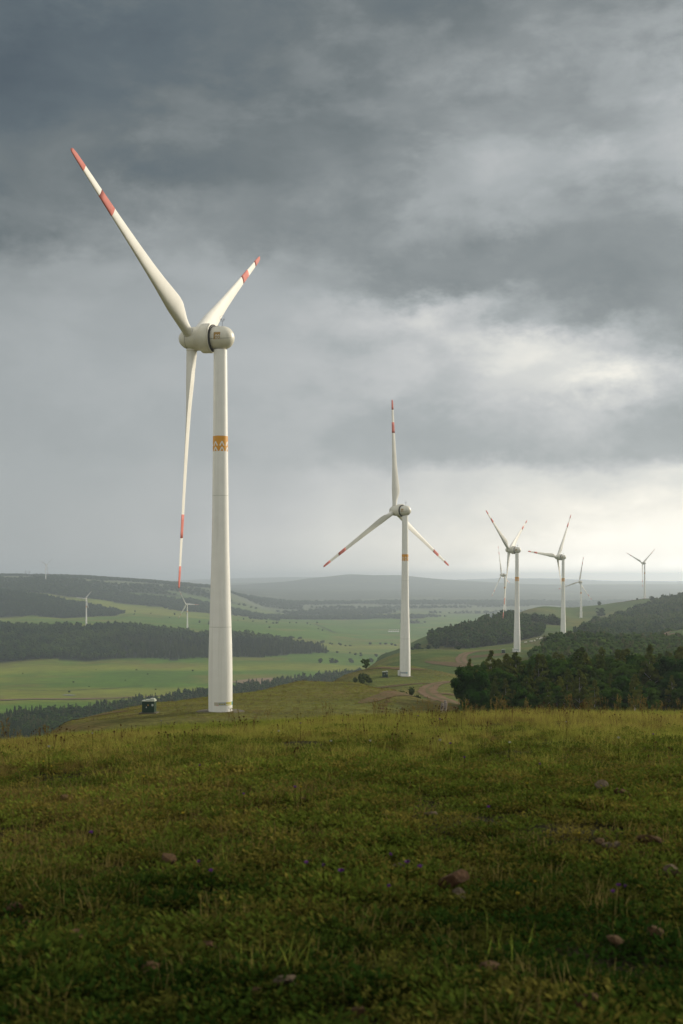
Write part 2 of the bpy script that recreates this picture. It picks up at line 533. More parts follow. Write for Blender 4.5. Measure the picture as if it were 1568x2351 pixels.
# valley floor and the wooded rise on the left
for px in (784, 900, 1000):
    cz(px, 2300, -160); cz(px, 3000, -160); cz(px, 3800, -160)
for a in ((0, 1521, 2340), (200, 1519, 2340), (400, 1515, 2350), (600, 1508, 2400), (740, 1498, 2500), (-400, 1521, 2340),
          (0, 1450, 2700), (150, 1447, 2750), (300, 1449, 2750), (420, 1466, 2700), (560, 1463, 2750), (650, 1478, 2700), (750, 1494, 2650), (-400, 1445, 2700),
          (198, 1438, 2837.3), (430, 1446, 3081.9), (0, 1428, 3600), (150, 1424, 3600), (300, 1428, 3500), (430, 1430, 3600), (600, 1440, 3500), (300, 1408, 4000), (500, 1418, 4200), (700, 1440, 3600),
          (0, 1417, 3900), (150, 1421, 3850), (270, 1413, 4000), (0, 1362, 4300), (100, 1375, 4300), (200, 1394, 4300), (280, 1408, 4250), (-400, 1350, 4300),
          (0, 1335, 5300), (40, 1338, 5300), (70, 1332, 5257), (105, 1331, 5257), (140, 1333, 5300), (330, 1345, 5600), (500, 1351, 6000), (-400, 1330, 5300)):
    cpy(*a)
cz(0, 4750, -55); cz(150, 4750, -70); cz(300, 4900, -90)
for px in (600, 900, 1200, 1500):
    cz(px, 5000, -152); cz(px, 6000, -138); cz(px, 7500, -112); cz(px, 9000, -88); cz(px, 10500, -72)
for px in (2000, 3000): cz(px, 5000, -140); cz(px, 9000, -80)
for a in ((-400, 1335, 13000), (200, 1341, 13000), (560, 1342, 13000), (650, 1335, 13000), (720, 1327, 13000), (800, 1319, 13000), (920, 1320, 13000), (1050, 1332, 13000), (1180, 1339, 13000), (1300, 1342, 13000), (1450, 1341, 13000), (1568, 1342, 13000), (2000, 1340, 13000),
          (200, 1338, 20000), (560, 1330, 20000), (640, 1327, 20000), (800, 1328, 20000), (1050, 1334, 20000), (1200, 1330, 20000), (1280, 1330, 20000), (1400, 1336, 20000), (1568, 1336, 20000), (-400, 1338, 20000), (2000, 1338, 20000)):
    cpy(*a)
for px in (200, 800, 1300): cz(px, 16000, -85)
for px in (-3000, 5000):
    for D, z in ((60, -9), (150, -24), (300, -35), (600, -70), (1200, -120), (2500, -140), (5000, -130), (10000, -60), (20000, -40)):
        cz(px, D, z)

ctp = np.array(CT, float)
KX, KL = 1 / 0.16, 2.2                       # angular and log-distance scales of the interpolation


def zref(r):                                  # residuals are taken against a plain falling away from the eye
    return -1.6 - r * 0.03


_cth = np.arctan((ctp[:, 0] - CXP) / FPX)
_cr = ctp[:, 1] / np.cos(_cth)
_cq = (ctp[:, 2] - zref(_cr)) / _cr           # interpolate the tangent of the elevation
_cx = np.stack([_cth * KX, np.log(_cr) * KL], 1)
_d = np.sqrt(((_cx[:, None] - _cx[None]) ** 2).sum(2) + 0.02 ** 2)
_n = len(_cx)
_A = np.zeros((_n + 3, _n + 3)); _A[:_n, :_n] = _d - np.eye(_n) * 1e-3
_A[:_n, _n] = 1; _A[:_n, _n + 1:] = _cx; _A[_n, :_n] = 1; _A[_n + 1:, :_n] = _cx.T
_w = np.linalg.solve(_A, np.concatenate([_cq, [0, 0, 0]]))


def rbf(th, r):
    q = np.empty(th.shape)
    X = np.stack([th * KX, np.log(r) * KL], 1)
    for i in range(0, len(X), 20000):
        b = X[i:i + 20000]
        d = np.sqrt(((b[:, None] - _cx[None]) ** 2).sum(2) + 0.02 ** 2)
        q[i:i + 20000] = d @ _w[:_n] + _w[_n] + b @ _w[_n + 1:]
    return q * r + zref(r)


def near_z(th, r):
    px = CXP + FPX * np.tan(np.clip(th, -1.2, 1.2))
    return -1.6 - cof(px) * (r * np.cos(np.clip(th, -1.2, 1.2))) ** 2


def sst(a, b, x):
    t = np.clip((x - a) / (b - a), 0, 1)
    return t * t * (3 - 2 * t)


# grid: dense inside the view, coarse around
_thL, _thR = th_of(-160), th_of(1728)
TH = np.concatenate([np.linspace(-math.pi, -1.25, 14), np.linspace(-1.2, _thL - 0.012, 40), np.linspace(_thL, _thR, 620), np.linspace(_thR + 0.012, 1.2, 40), np.linspace(1.25, math.pi, 14)])
LR = np.concatenate([np.linspace(math.log(0.7), math.log(60), 110), np.linspace(math.log(60), math.log(22000), 420)[1:]])
gt, gl = np.meshgrid(TH, LR, indexing='ij')
gr = np.exp(gl)
th_c = np.clip(gt, -1.15, 1.15)                     # behind the camera the ground repeats its edge
zn = near_z(th_c, gr)
zf = np.zeros_like(gr)
msk = gr > 36
zf[msk] = rbf(th_c[msk], gr[msk])
bl = sst(math.log(38), math.log(62), gl)
GZ = zn * (1 - bl) + zf * bl
# behind the camera: hilltop
beh = sst(1.2, 1.6, np.abs(gt))
GZ = GZ * (1 - beh) + beh * (-1.6 - 0.0008 * np.minimum(gr, 250) ** 2 - np.maximum(gr - 250, 0) * 0.006)
gx, gy = gr * np.sin(gt), gr * np.cos(gt)
und = (fbm(gx / 2.3, gy / 2.3, 3) - .5) * 0.22 * sst(2, 8, gr) * (1 - sst(80, 160, gr))
und += (fbm(gx / 14, gy / 14, 5) - .5) * 0.9 * sst(60, 150, gr) * (1 - sst(1500, 2500, gr))
und += (fbm(gx / 90, gy / 90, 9) - .5) * 5.0 * sst(500, 1200, gr) * (1 - sst(2100, 2400, gr) * 0.7)
und += (fbm(gx / 700, gy / 700, 11) - .5) * 26.0 * sst(4500, 9000, gr)
GZ = GZ + und


def ground(x, y):
    x = np.asarray(x, float); y = np.asarray(y, float)
    th = np.arctan2(x, y); lr = np.log(np.maximum(np.hypot(x, y), 0.75))
    i = np.clip(np.searchsorted(TH, th) - 1, 0, len(TH) - 2); j = np.clip(np.searchsorted(LR, lr) - 1, 0, len(LR) - 2)
    a = np.clip((th - TH[i]) / (TH[i + 1] - TH[i]), 0, 1); b = np.clip((lr - LR[j]) / (LR[j + 1] - LR[j]), 0, 1)
    return GZ[i, j] * (1 - a) * (1 - b) + GZ[i + 1, j] * a * (1 - b) + GZ[i, j + 1] * (1 - a) * b + GZ[i + 1, j + 1] * a * b


def gpt(px, D):
    x = (px - CXP) / FPX * D
    return (x, D, float(ground(x, D)))


def inpoly(px, py, poly):
    px = np.asarray(px); py = np.asarray(py)
    c = np.zeros(px.shape, bool)
    n = len(poly)
    for i in range(n):
        x1, y1 = poly[i]; x2, y2 = poly[(i + 1) % n]
        if y1 == y2: continue
        c ^= ((y1 > py) != (y2 > py)) & (px < (x2 - x1) * (py - y1) / (y2 - y1) + x1)
    return c


# woods as outlines in (bearing, distance)
W_NEAR = [(1062, 205), (1200, 200), (1400, 195), (1700, 190), (1900, 300), (1750, 410), (1400, 400), (1250, 360), (1150, 320), (1085, 270)]
W_MID = [(1225, 560), (1330, 480), (1500, 450), (1800, 450), (1800, 800), (1480, 790), (1400, 760), (1330, 760), (1280, 800), (1235, 700)]
W_FLANK = [(1345, 1450), (1330, 1250), (1370, 1060), (1500, 1020), (1850, 1000), (1850, 2150), (1568, 2080), (1500, 1960), (1440, 1820), (1400, 1650)]
W_HILL = [(985, 1290), (1000, 1220), (1060, 1170), (1120, 1150), (1180, 1180), (1240, 1230), (1250, 1330), (1200, 1480), (1165, 1530), (1135, 1420), (1090, 1340), (1040, 1310)]
W_STRIP = [(-200, 1080), (60, 1130), (220, 1240), (420, 1400), (620, 1600), (760, 1780), (900, 2000), (910, 2120), (800, 2060), (680, 1900), (520, 1700), (380, 1560), (160, 1400), (-200, 1270)]
W_RISE = [(-250, 2330), (0, 2340), (200, 2345), (400, 2350), (600, 2400), (752, 2500), (748, 2600), (650, 2730), (560, 2800), (450, 2790), (400, 2900), (330, 2870), (290, 2830), (200, 2800), (100, 2820), (-250, 2830)]
W_LEFT = [(-250, 3900), (0, 3900), (150, 3860), (270, 3990), (285, 4270), (200, 4400), (100, 4420), (-250, 4420)]
W_LINE = [(1215, 1480), (1290, 1450), (1290, 1500), (1215, 1530)]
WOODS = [W_NEAR, W_MID, W_FLANK, W_HILL, W_STRIP, W_RISE, W_LEFT, W_LINE]

VPX = CXP + FPX * np.tan(np.clip(gt, -1.3, 1.3))
VD = gy


def farwood(x, y):
    """1 where the far plain is wooded"""
    n = fbm(x / 520, y / 260, 31, 4) + 0.22 * sst(4600, 7500, y) - 0.10
    n = n - 0.25 * (1 - sst(4300, 5000, y)) + 0.10 * sst(4300, 5000, y) + 0.08 * sst(4450, 4700, y) * (x / y < -.10)
    return n > 0.52


def terrain_colors():
    n1 = fbm(gx / 3.0, gy / 3.0, 41); n2 = fbm(gx / 22, gy / 22, 42); n3 = fbm(gx / 160, gy / 90, 43); n4 = fbm(gx / 900, gy / 240, 44)
    c = np.zeros(gx.shape + (3,))
    soil = np.array([.024, .022, .009])
    mead = np.array([.115, .112, .028]); brown = np.array([.160, .118, .042]); green = np.array([.085, .112, .026])
    def mixc(a, b, f): return a * (1 - f[..., None]) + b * f[..., None]
    m = mixc(np.broadcast_to(mead, c.shape), brown, sst(.48, .72, n2 * .6 + n1 * .4))
    m = mixc(m, green, sst(.5, .7, n3))
    hillg = mixc(np.broadcast_to(np.array([.060, .096, .022]), c.shape), np.array([.115, .115, .030]), sst(.42, .68, n3 * .6 + n2 * .4))
    c = mixc(m, hillg, sst(330, 700, gr))
    f1 = np.array([.072, .140, .012]); f2 = np.array([.160, .185, .022]); f3 = np.array([.140, .135, .026])
    fld = mixc(np.broadcast_to(f1, c.shape), f2, sst(.42, .62, n4))
    fld = mixc(fld, f3, sst(.55, .75, n3) * .8)
    val = sst(-128, -150, GZ) * sst(1100, 1500, gr)
    val = np.maximum(val, sst(2700, 3000, gr) * (VPX < 1160))
    c = mixc(c, fld, val)
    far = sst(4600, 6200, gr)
    c = mixc(c, np.array([.120, .140, .085]), far)  # far land blended pale: haze brightness painted into the ground colour
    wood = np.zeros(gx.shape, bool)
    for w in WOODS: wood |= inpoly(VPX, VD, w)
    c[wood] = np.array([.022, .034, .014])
    fw = farwood(gx, gy) & (gr > 3900) & (gr < 12500)      # far woodland, paled with distance so its colour carries painted haze
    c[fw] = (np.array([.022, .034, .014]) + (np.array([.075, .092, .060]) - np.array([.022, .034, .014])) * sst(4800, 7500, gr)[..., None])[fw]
    c = mixc(c, soil, 1 - sst(40, 75, gr))
    return c


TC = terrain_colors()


def ground_mat():
    m, nt, N, L, P = new_mat('meadow_ground')
    ca = N.new('ShaderNodeVertexColor'); ca.layer_name = 'Col'
    geo = N.new('ShaderNodeNewGeometry')
    def nz(scale, det, rough=.6, vec=None):
        mp = N.new('ShaderNodeMapping'); mp.inputs['Scale'].default_value = vec or (1, 1, 1)
        L.new(geo.outputs['Position'], mp.inputs[0])
        n = N.new('ShaderNodeTexNoise'); n.inputs['Scale'].default_value = scale; n.inputs['Detail'].default_value = det; n.inputs['Roughness'].default_value = rough
        L.new(mp.outputs[0], n.inputs['Vector']); return n.outputs['Fac']
    fine = nz(0.9, 8, .7); mid = nz(0.10, 7, .65, (.35, 1.4, 1)); big = nz(0.008, 5, .6, (1, .5, 1))
    def rg(v, lo, hi):
        n = N.new('ShaderNodeMapRange'); n.inputs[1].default_value = .3; n.inputs[2].default_value = .7; n.inputs[3].default_value = lo; n.inputs[4].default_value = hi
        L.new(v, n.inputs[0]); return n.outputs[0]
    def mul(a, b):
        n = N.new('ShaderNodeMath'); n.operation = 'MULTIPLY'; L.new(a, n.inputs[0]); L.new(b, n.inputs[1]); return n.outputs[0]
    f = mul(mul(rg(fine, .55, 1.42), rg(mid, .62, 1.36)), rg(big, .85, 1.15))
    sc = N.new('ShaderNodeVectorMath'); sc.operation = 'SCALE'
    L.new(ca.outputs['Color'], sc.inputs[0]); L.new(f, sc.inputs['Scale'])
    L.new(sc.outputs[0], P.inputs['Base Color'])
    P.inputs['Roughness'].default_value = 0.95; P.inputs['Specular IOR Level'].default_value = 0.05
    b = N.new('ShaderNodeBump'); b.inputs['Strength'].default_value = 0.8; b.inputs['Distance'].default_value = 0.5
    L.new(fine, b.inputs['Height']); L.new(b.outputs[0], P.inputs['Normal'])
    return m


def build_ground():
    nt, nl = gx.shape
    V = np.stack([gx, gy, GZ], -1).reshape(-1, 3)
    i, j = np.meshgrid(np.arange(nt - 1), np.arange(nl - 1), indexing='ij')
    a = (i * nl + j).ravel()
    F = np.stack([a, a + 1, a + nl + 1, a + nl], 1)     # seen from above: counter-clockwise
    V = np.concatenate([V, [[0, 0, -1.6]]])
    c0 = len(V) - 1
    k = np.arange(nt - 1) * nl
    T = np.stack([np.full(nt - 1, c0), k, k + nl], 1)
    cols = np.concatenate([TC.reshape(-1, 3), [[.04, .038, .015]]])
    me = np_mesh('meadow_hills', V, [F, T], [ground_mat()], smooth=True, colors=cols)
    if me.polygons[len(me.polygons) // 2].normal.z < 0:
        me.flip_normals()
    o = mobj('meadow_hills', me)
    tag(o, kind='structure')


build_ground()

# ------------------------------------------------------------------ dirt tracks and bare soil, laid on the ground
def dirt_mat(name, col, col2):
    m, nt, N, L, P = new_mat(name)
    geo = N.new('ShaderNodeNewGeometry')
    n = N.new('ShaderNodeTexNoise'); n.inputs['Scale'].default_value = 0.45; n.inputs['Detail'].default_value = 9; n.inputs['Roughness'].default_value = .65
    L.new(geo.outputs['Position'], n.inputs['Vector'])
    r = N.new('ShaderNodeValToRGB'); e = r.color_ramp.elements
    e[0].position = .35; e[0].color = tuple(col) + (1,); e[1].position = .68; e[1].color = tuple(col2) + (1,)
    L.new(n.outputs['Fac'], r.inputs[0]); L.new(r.outputs[0], P.inputs['Base Color'])
    P.inputs['Roughness'].default_value = .95; P.inputs['Specular IOR Level'].default_value = .05
    b = N.new('ShaderNodeBump'); b.inputs['Strength'].default_value = .6; b.inputs['Distance'].default_value = .3
    L.new(n.outputs['Fac'], b.inputs['Height']); L.new(b.outputs[0], P.inputs['Normal'])
    return m


M_TRACK = dirt_mat('track_dirt', (.13, .088, .050), (.19, .130, .078))
M_RUT = dirt_mat('track_grassy', (.085, .085, .035), (.15, .115, .055))
M_SOIL = dirt_mat('bare_soil', (.088, .075, .030), (.135, .085, .048))
M_PALE = dirt_mat('pale_soil', (.16, .12, .075), (.24, .175, .115))


def smooth_path(pts, n=14):
    P = [np.array(p, float) for p in pts]
    P = [2 * P[0] - P[1]] + P + [2 * P[-1] - P[-2]]
    out = []
    for i in range(1, len(P) - 2):
        for k in range(n):
            t = k / n
            a, b, c, d = P[i - 1:i + 3]
            out.append(.5 * ((2 * b) + (-a + c) * t + (2 * a - 5 * b + 4 * c - d) * t * t + (-a + 3 * b - 3 * c + d) * t ** 3))
    out.append(P[-2])
    return np.array(out)


def ribbon(name, pd, width, mat, lift=0.0, jag=.12, seed=0, strips=((-1, 1),)):
    xy = smooth_path([((px - CXP) / FPX * D, D) for px, D in pd])
    t = np.gradient(xy, axis=0); t /= np.linalg.norm(t, axis=1)[:, None]
    nrm = np.stack([t[:, 1], -t[:, 0]], 1)
    V, F = [], []
    rg = np.random.default_rng(seed)
    w = np.interp(np.arange(len(xy)), np.linspace(0, len(xy) - 1, len(np.atleast_1d(width))), np.atleast_1d(width)) / 2
    for lo, hi in strips:
        K = 5
        base = len(V)
        je = 1 + jag * (rg.random((len(xy), 2)) - .5) * 2
        for i in range(len(xy)):
            for k in range(K):
                f = lo * je[i, 0] + (hi * je[i, 1] - lo * je[i, 0]) * k / (K - 1)
                p = xy[i] + nrm[i] * w[i] * f
                V.append((p[0], p[1], 0))
        for i in range(len(xy) - 1):
            for k in range(K - 1):
                a = base + i * K + k
                F.append((a, a + 1, a + K + 1, a + K))
    V = np.array(V)
    V[:, 2] = ground(V[:, 0], V[:, 1]) + 0.05 + lift + 0.00025 * V[:, 1]
    me = np_mesh(name, V, np.array(F), [mat], smooth=True)
    if me.polygons[0].normal.z < 0: me.flip_normals()
    return tag(mobj(name, me), kind='structure')


def patch(name, px, D, sx, sy, mat, seed, rot=0.0, lift=0.0):
    """irregular bare patch sx by sy metres"""
    rg = np.random.default_rng(seed)
    n, K = 36, 5
    cx, cyy = (px - CXP) / FPX * D, D
    ph = rg.random(6) * 6.28
    V = [(cx, cyy, 0)]
    for i in range(n):
        a = 2 * math.pi * i / n
        rr = 1 + sum(.22 / (k + 1) * math.sin((k + 2) * a + ph[k]) for k in range(6)) + .12 * (rg.random() - .5)
        for k in range(1, K + 1):
            x, y = rr * k / K * math.cos(a) * sx / 2, rr * k / K * math.sin(a) * sy / 2
            V.append((cx + x * math.cos(rot) - y * math.sin(rot), cyy + x * math.sin(rot) + y * math.cos(rot), 0))
    V = np.array(V); V[:, 2] = ground(V[:, 0], V[:, 1]) + 0.06 + lift + 0.00025 * V[:, 1]
    Q, T = [], []
    for i in range(n):
        j = (i + 1) % n
        T.append((0, 1 + i * K, 1 + j * K))
        for k in range(K - 1):
            Q.append((1 + i * K + k, 2 + i * K + k, 2 + j * K + k, 1 + j * K + k))
    me = np_mesh(name, V, [np.array(Q), np.array(T)], [mat], smooth=True)
    if me.polygons[0].normal.z < 0: me.flip_normals()
    return tag(mobj(name, me), kind='structure')


ribbon('dirt_track', [(1075, 445), (1040, 440), (1000, 428), (982, 412), (985, 398), (1003, 382), (1022, 371), (1040, 360), (1070, 345)], [4, 5, 6.5, 6.5, 5, 4.5], M_TRACK, seed=1)
ribbon('dirt_track', [(1150, 800), (1110, 800), (1085, 788), (1066, 765), (1058, 735), (1060, 705), (1068, 680), (1080, 655)], [5, 5.5, 6.5, 6.5, 6, 5], M_TRACK, seed=2)
ribbon('grass_strip', [(1040, 440), (1000, 428), (982, 412), (985, 398), (1003, 382), (1022, 371), (1040, 360), (1070, 345)], [.9, 1.2, 1.6, 1.4, 1.0], M_RUT, seed=41, jag=.5, lift=.06)
ribbon('grass_strip', [(1110, 800), (1085, 788), (1066, 765), (1058, 735), (1060, 705), (1068, 680), (1080, 655)], [.8, 1.2, 1.5, 1.2], M_RUT, seed=42, jag=.5, lift=.08)
ribbon('dirt_track', [(1180, 790), (1240, 830), (1225, 880), (1240, 930), (1265, 960)], 3.6, M_RUT, seed=3, strips=((-1, -.45), (.45, 1)))
ribbon('dirt_track', [(1290, 960), (1302, 1010), (1318, 1080), (1322, 1150)], [5, 6, 5], M_RUT, seed=4)
ribbon('dirt_track', [(1518, 900), (1522, 930), (1535, 965), (1560, 985)], [4.5, 4.5, 4], M_TRACK, seed=5)
ribbon('valley_road', [(-150, 1548), (0, 1562), (120, 1580), (300, 1612), (450, 1640), (600, 1660), (690, 1668)], [14, 13, 11, 9, 8, 7], M_TRACK, seed=6, lift=.4)
M_DITCH = dirt_mat('ditch_sedge', (.020, .036, .012), (.050, .070, .020))
ribbon('ditch', [(600, 2905), (700, 2925), (800, 2930), (900, 2920), (1000, 2900), (1120, 2880)], [5, 7, 6, 8, 7], M_DITCH, seed=31, jag=.5, lift=.3)
ribbon('ditch', [(724, 4180), (745, 3840), (766, 3500), (800, 3480), (850, 3470)], [6, 9, 7, 4], M_DITCH, seed=32, jag=.4, lift=.4)
ribbon('ditch', [(40, 1720), (140, 1715), (230, 1740), (330, 1800)], [3, 5, 4], M_DITCH, seed=33, jag=.6, lift=.3)
ribbon('ditch', [(560, 2490), (650, 2500), (760, 2540), (860, 2560)], [4, 7, 5], M_DITCH, seed=34, jag=.6, lift=.3)
patch('bare_soil', 1022, 396, 8, 7, M_SOIL, 11); patch('bare_soil', 880, 432, 26, 7, M_SOIL, 12)
patch('bare_soil', 1120, 742, 26, 22, M_SOIL, 13); patch('bare_soil', 1035, 690, 15, 60, M_SOIL, 14, .3)
patch('bare_soil', 900, 245, 5, 34, M_SOIL, 15, -.35); patch('bare_soil', 960, 372, 10, 12, M_SOIL, 16)
patch('bare_soil', 205, 215, 14, 9, M_SOIL, 17, .3); patch('bare_soil', 900, 490, 26, 8, M_SOIL, 18)
patch('bare_soil', 1465, 2190, 60, 40, M_SOIL, 19); patch('bare_soil', 1500, 935, 30, 24, M_SOIL, 20)
patch('ploughed_strip', 640, 1890, 190, 110, M_PALE, 21, .55, .3); patch('ploughed_strip', 720, 1960, 120, 60, M_PALE, 22, .5, .3)
patch('bare_soil', 1385, 4700, 40, 130, M_PALE, 23, 0, .5)

# ------------------------------------------------------------------ wind turbines
HUB = 65.0
BL_R = [1.55, 3.0, 4.2, 5.6, 7.2, 8.8, 11, 14, 18, 23, 28, 33, 37, 40, 42.4, 43.6, 43.9]
BL_C = [1.78, 1.80, 2.02, 2.60, 3.18, 3.36, 3.10, 2.70, 2.30, 1.94, 1.64, 1.38, 1.18, 1.04, .90, .66, .28]
BL_T = [1.0, 1.0, .84, .60, .46, .38, .33, .29, .26, .235, .215, .20, .19, .18, .175, .17, .17]
BL_W = [24, 24, 23, 22, 20.5, 18, 15, 12, 9, 6.5, 4.5, 3, 2, 1.2, .8, .5, .5]


def blade_sections(r0, r1, n, grow=0.0, scale=1.0, pitch=6.0):
    """airfoil rings in the blade frame: X upwind, Y direction of travel, Z along the blade"""
    rs = np.array([r0] + [r for r in BL_R if r0 < r < r1] + [r1]) if n is None else np.linspace(r0, r1, n)
    K = 22
    out = []
    for r in rs:
        c = np.interp(r, BL_R, BL_C); t = np.interp(r, BL_R, BL_T); tw = R_(np.interp(r, BL_R, BL_W) + pitch)
        rnd = np.clip((t - .45) / .55, 0, 1)
        ring = []
        for k in range(K):
            a = 2 * math.pi * k / K
            xi = .5 * (1 - math.cos(a))                       # 0 leading edge .. 1 trailing edge
            sgn = 1 if math.sin(a) >= 0 else -1
            foil = 5 * t * c * (.2969 * math.sqrt(xi) - .126 * xi - .3516 * xi ** 2 + .2843 * xi ** 3 - .1036 * xi ** 4)
            circ = .5 * t * c * abs(math.sin(a))
            th = sgn * (foil * (1 - rnd) + circ * rnd) + sgn * grow
            off = .5 * rnd + .30 * (1 - rnd)
            ch = (off - xi) * c + grow * math.cos(a)
            cone = math.tan(R_(2.9)) * r
            y = ch * math.cos(tw) - th * math.sin(tw)
            x = ch * math.sin(tw) + th * math.cos(tw)
            ring.append((x * scale + cone, y * scale, r))
        out.append(ring)
    return np.array(out)


def loft(name, S, mat, cap=True):
    n, K = S.shape[:2]
    V = S.reshape(-1, 3)
    F = []
    for i in range(n - 1):
        for k in range(K):
            a, b = i * K + k, i * K + (k + 1) % K
            F.append((a, b, b + K, a + K))
    caps = [np.array([list(range(K))[::-1]]), np.array([[(n - 1) * K + k for k in range(K)]])] if cap else []
    me = np_mesh(name, V, [np.array(F)] + caps, [mat], smooth=True)
    return me


ME = {}
R_TIP = [40.0, 41.0, 41.8, 42.4, 43.0, 43.6, 43.9]
R_STR = [30.8, 31.8, 32.8, 33.9, 35.0]
_dense = sorted(set(np.concatenate([np.linspace(1.55, 12, 22), np.linspace(12, 28, 12), [29.5], R_STR, [36.5, 38.2], R_TIP]).round(3)))
def sections_at(rs, **k):
    return np.concatenate([blade_sections(a, a, 1, **k) for a in rs])
ME['blade'] = loft('blade', sections_at(_dense), M_BLADE)
ME['blade_plain'] = ME['blade']
ME['red_tip'] = loft('red_tip', sections_at(R_TIP[:-1] + [43.93], grow=.02), M_RED)
ME['red_stripe'] = loft('red_stripe', sections_at(R_STR, grow=.02), M_RED)


def mesh_from_bm(name, bm, mat, smooth=True, auto=None):
    bmesh.ops.recalc_face_normals(bm, faces=bm.faces)
    me = bpy.data.meshes.new(name); bm.to_mesh(me); bm.free()
    if smooth: me.polygons.foreach_set('use_smooth', np.ones(len(me.polygons), bool))
    if auto: me.set_sharp_from_angle(angle=R_(auto))
    me.materials.append(mat)
    return me


bm = revolve([(-.06, 0.94), (.10, 0.98), (.24, 0.98), (.30, .93)], 28); ME['collar'] = mesh_from_bm('root_collar', bm, M_NAC, auto=35)
TOWER = [(0, 2.07), (3, 2.09), (8, 2.08), (11, 2.03), (14.7, 1.92), (20, 1.76), (28, 1.54), (36, 1.42), (47, 1.30), (56, 1.22), (62.9, 1.17)]


def tower_r(z): return float(np.interp(z, [a for a, b in TOWER], [b for a, b in TOWER]))


_tp = [(-1.2, 2.07)] + [(z, tower_r(z)) for z in np.linspace(0, 62.9, 44)]
ME['tower'] = mesh_from_bm('tower', revolve(_tp + [(62.9, 0)], 64), M_WHITE, auto=40)
def seam(z): r = tower_r(z) + .010; return mesh_from_bm('flange_seam', revolve([(z - .03, r - .02), (z - .03, r), (z + .03, r), (z + .03, r - .02)], 64), M_LID, auto=30)
SEAMS = [seam(14.7), seam(37.5)]
ME['door'] = None


def cyl_patch(bm, z0, z1, a0, a1, lift, n=10, rfun=tower_r, m=1):
    """curved rectangle on the tower, angles in radians about Z"""
    rows = []
    for q in range(m + 1):
        z = z0 + (z1 - z0) * q / m
        r = rfun(z) + lift
        rows.append([bm.verts.new((r * math.cos(a0 + (a1 - a0) * k / n), r * math.sin(a0 + (a1 - a0) * k / n), z)) for k in range(n + 1)])
    for A, B in zip(rows, rows[1:]):
        for k in range(n):
            bm.faces.new((A[k], A[k + 1], B[k + 1], B[k]))
    return bm


def strip_on(bm, pts, w, surf, n=6):
    """a flat bar of width w along a 2-D segment list, laid on a surface by surf(u, v)"""
    for (u0, v0), (u1, v1) in zip(pts, pts[1:]):
        d = math.hypot(u1 - u0, v1 - v0); nx, ny = -(v1 - v0) / d * w / 2, (u1 - u0) / d * w / 2
        A = [bm.verts.new(surf(u0 + (u1 - u0) * k / n + nx, v0 + (v1 - v0) * k / n + ny)) for k in range(n + 1)]
        B = [bm.verts.new(surf(u0 + (u1 - u0) * k / n - nx, v0 + (v1 - v0) * k / n - ny)) for k in range(n + 1)]
        for k in range(n): bm.faces.new((A[k], A[k + 1], B[k + 1], B[k]))


ZB0, ZB1 = 45.2, 47.85
ME['band'] = mesh_from_bm('orange_band', cyl_patch(bmesh.new(), ZB0, ZB1, 0, 2 * math.pi, .008, 64, m=4), M_ORANGE)


def chevron_mesh(row):
    bm = bmesh.new()
    rr = 1.30
    surf = lambda u, v: ((tower_r(v) + .016) * math.cos(u / rr), (tower_r(v) + .016) * math.sin(u / rr), v)
    if row == 0:
        strip_on(bm, [(-.37, ZB1 - 1.72), (0, ZB1 - .96)], .20, surf); strip_on(bm, [(0, ZB1 - .96), (.37, ZB1 - 1.72)], .20, surf)
    else:
        strip_on(bm, [(-.36, ZB0 + .02), (0, ZB0 + .72)], .20, surf); strip_on(bm, [(0, ZB0 + .72), (.36, ZB0 + .02)], .20, surf)
    return mesh_from_bm('chevron', bm, M_WHITE)


ME['chev0'], ME['chev1'] = chevron_mesh(0), chevron_mesh(1)

_ball = [(-.5 + 2.0 * math.cos(math.pi - a), 2.0 * math.sin(a)) for a in np.linspace(0, math.pi / 2, 14)]
NAC = _ball + [(0, 2.0), (.5, 1.985), (.9, 1.96), (1.36, 1.90), (1.36, 0)]
def nac_r(s): return float(np.interp(s, [a for a, b in NAC[:-1]], [b for a, b in NAC[:-1]]))
ME['nacelle'] = mesh_from_bm('nacelle', revolve(NAC, 56, 'X'), M_NAC, auto=40)
ME['gap'] = mesh_from_bm('bearing_gap', revolve([(1.2, 1.5), (1.2, 2.35), (1.62, 2.35), (1.62, 1.5)], 56, 'X'), M_DARK, auto=30)
ME['ring'] = mesh_from_bm('generator_ring', revolve([(1.62, 2.30), (1.40, 2.30), (1.38, 2.50), (1.40, 2.56), (1.52, 2.57), (1.54, 2.48), (1.66, 2.47), (1.68, 2.57), (3.1, 2.57), (3.24, 2.52), (3.27, 2.40), (3.27, 1.5)], 64, 'X'), M_NAC, auto=32)
ME['spinner'] = mesh_from_bm('spinner', revolve([(3.0, 1.5), (3.06, 2.12), (3.4, 2.12), (4.2, 2.09), (5.2, 2.02), (5.8, 1.93), (6.3, 1.78), (6.8, 1.54), (7.2, 1.24), (7.5, .90), (7.7, .55), (7.8, .26), (7.83, 0)], 48, 'X'), M_NAC, auto=45)
ME['spinner_seam'] = mesh_from_bm('panel_seam', revolve([(5.98, 1.85), (5.98, 1.90), (6.02, 1.885), (6.02, 1.84)], 48, 'X'), M_DARK)
ME['bolts'] = None
ME['cooling'] = mesh_from_bm('cooling_fin', box_bm(1.2, 1.36, -.10, .10, 1.93, 2.16), M_SIGNB, smooth=False)


def nac_surf(u, v, lift=.014, s0=-.15):
    """u metres along the axis (towards the nose), v metres up, on the +Y flank of the nacelle"""
    r = nac_r(s0 + u) + lift
    a = math.asin(max(-1, min(1, (v + .05) / r)))
    return (s0 + u, r * math.cos(a), r * math.sin(a))


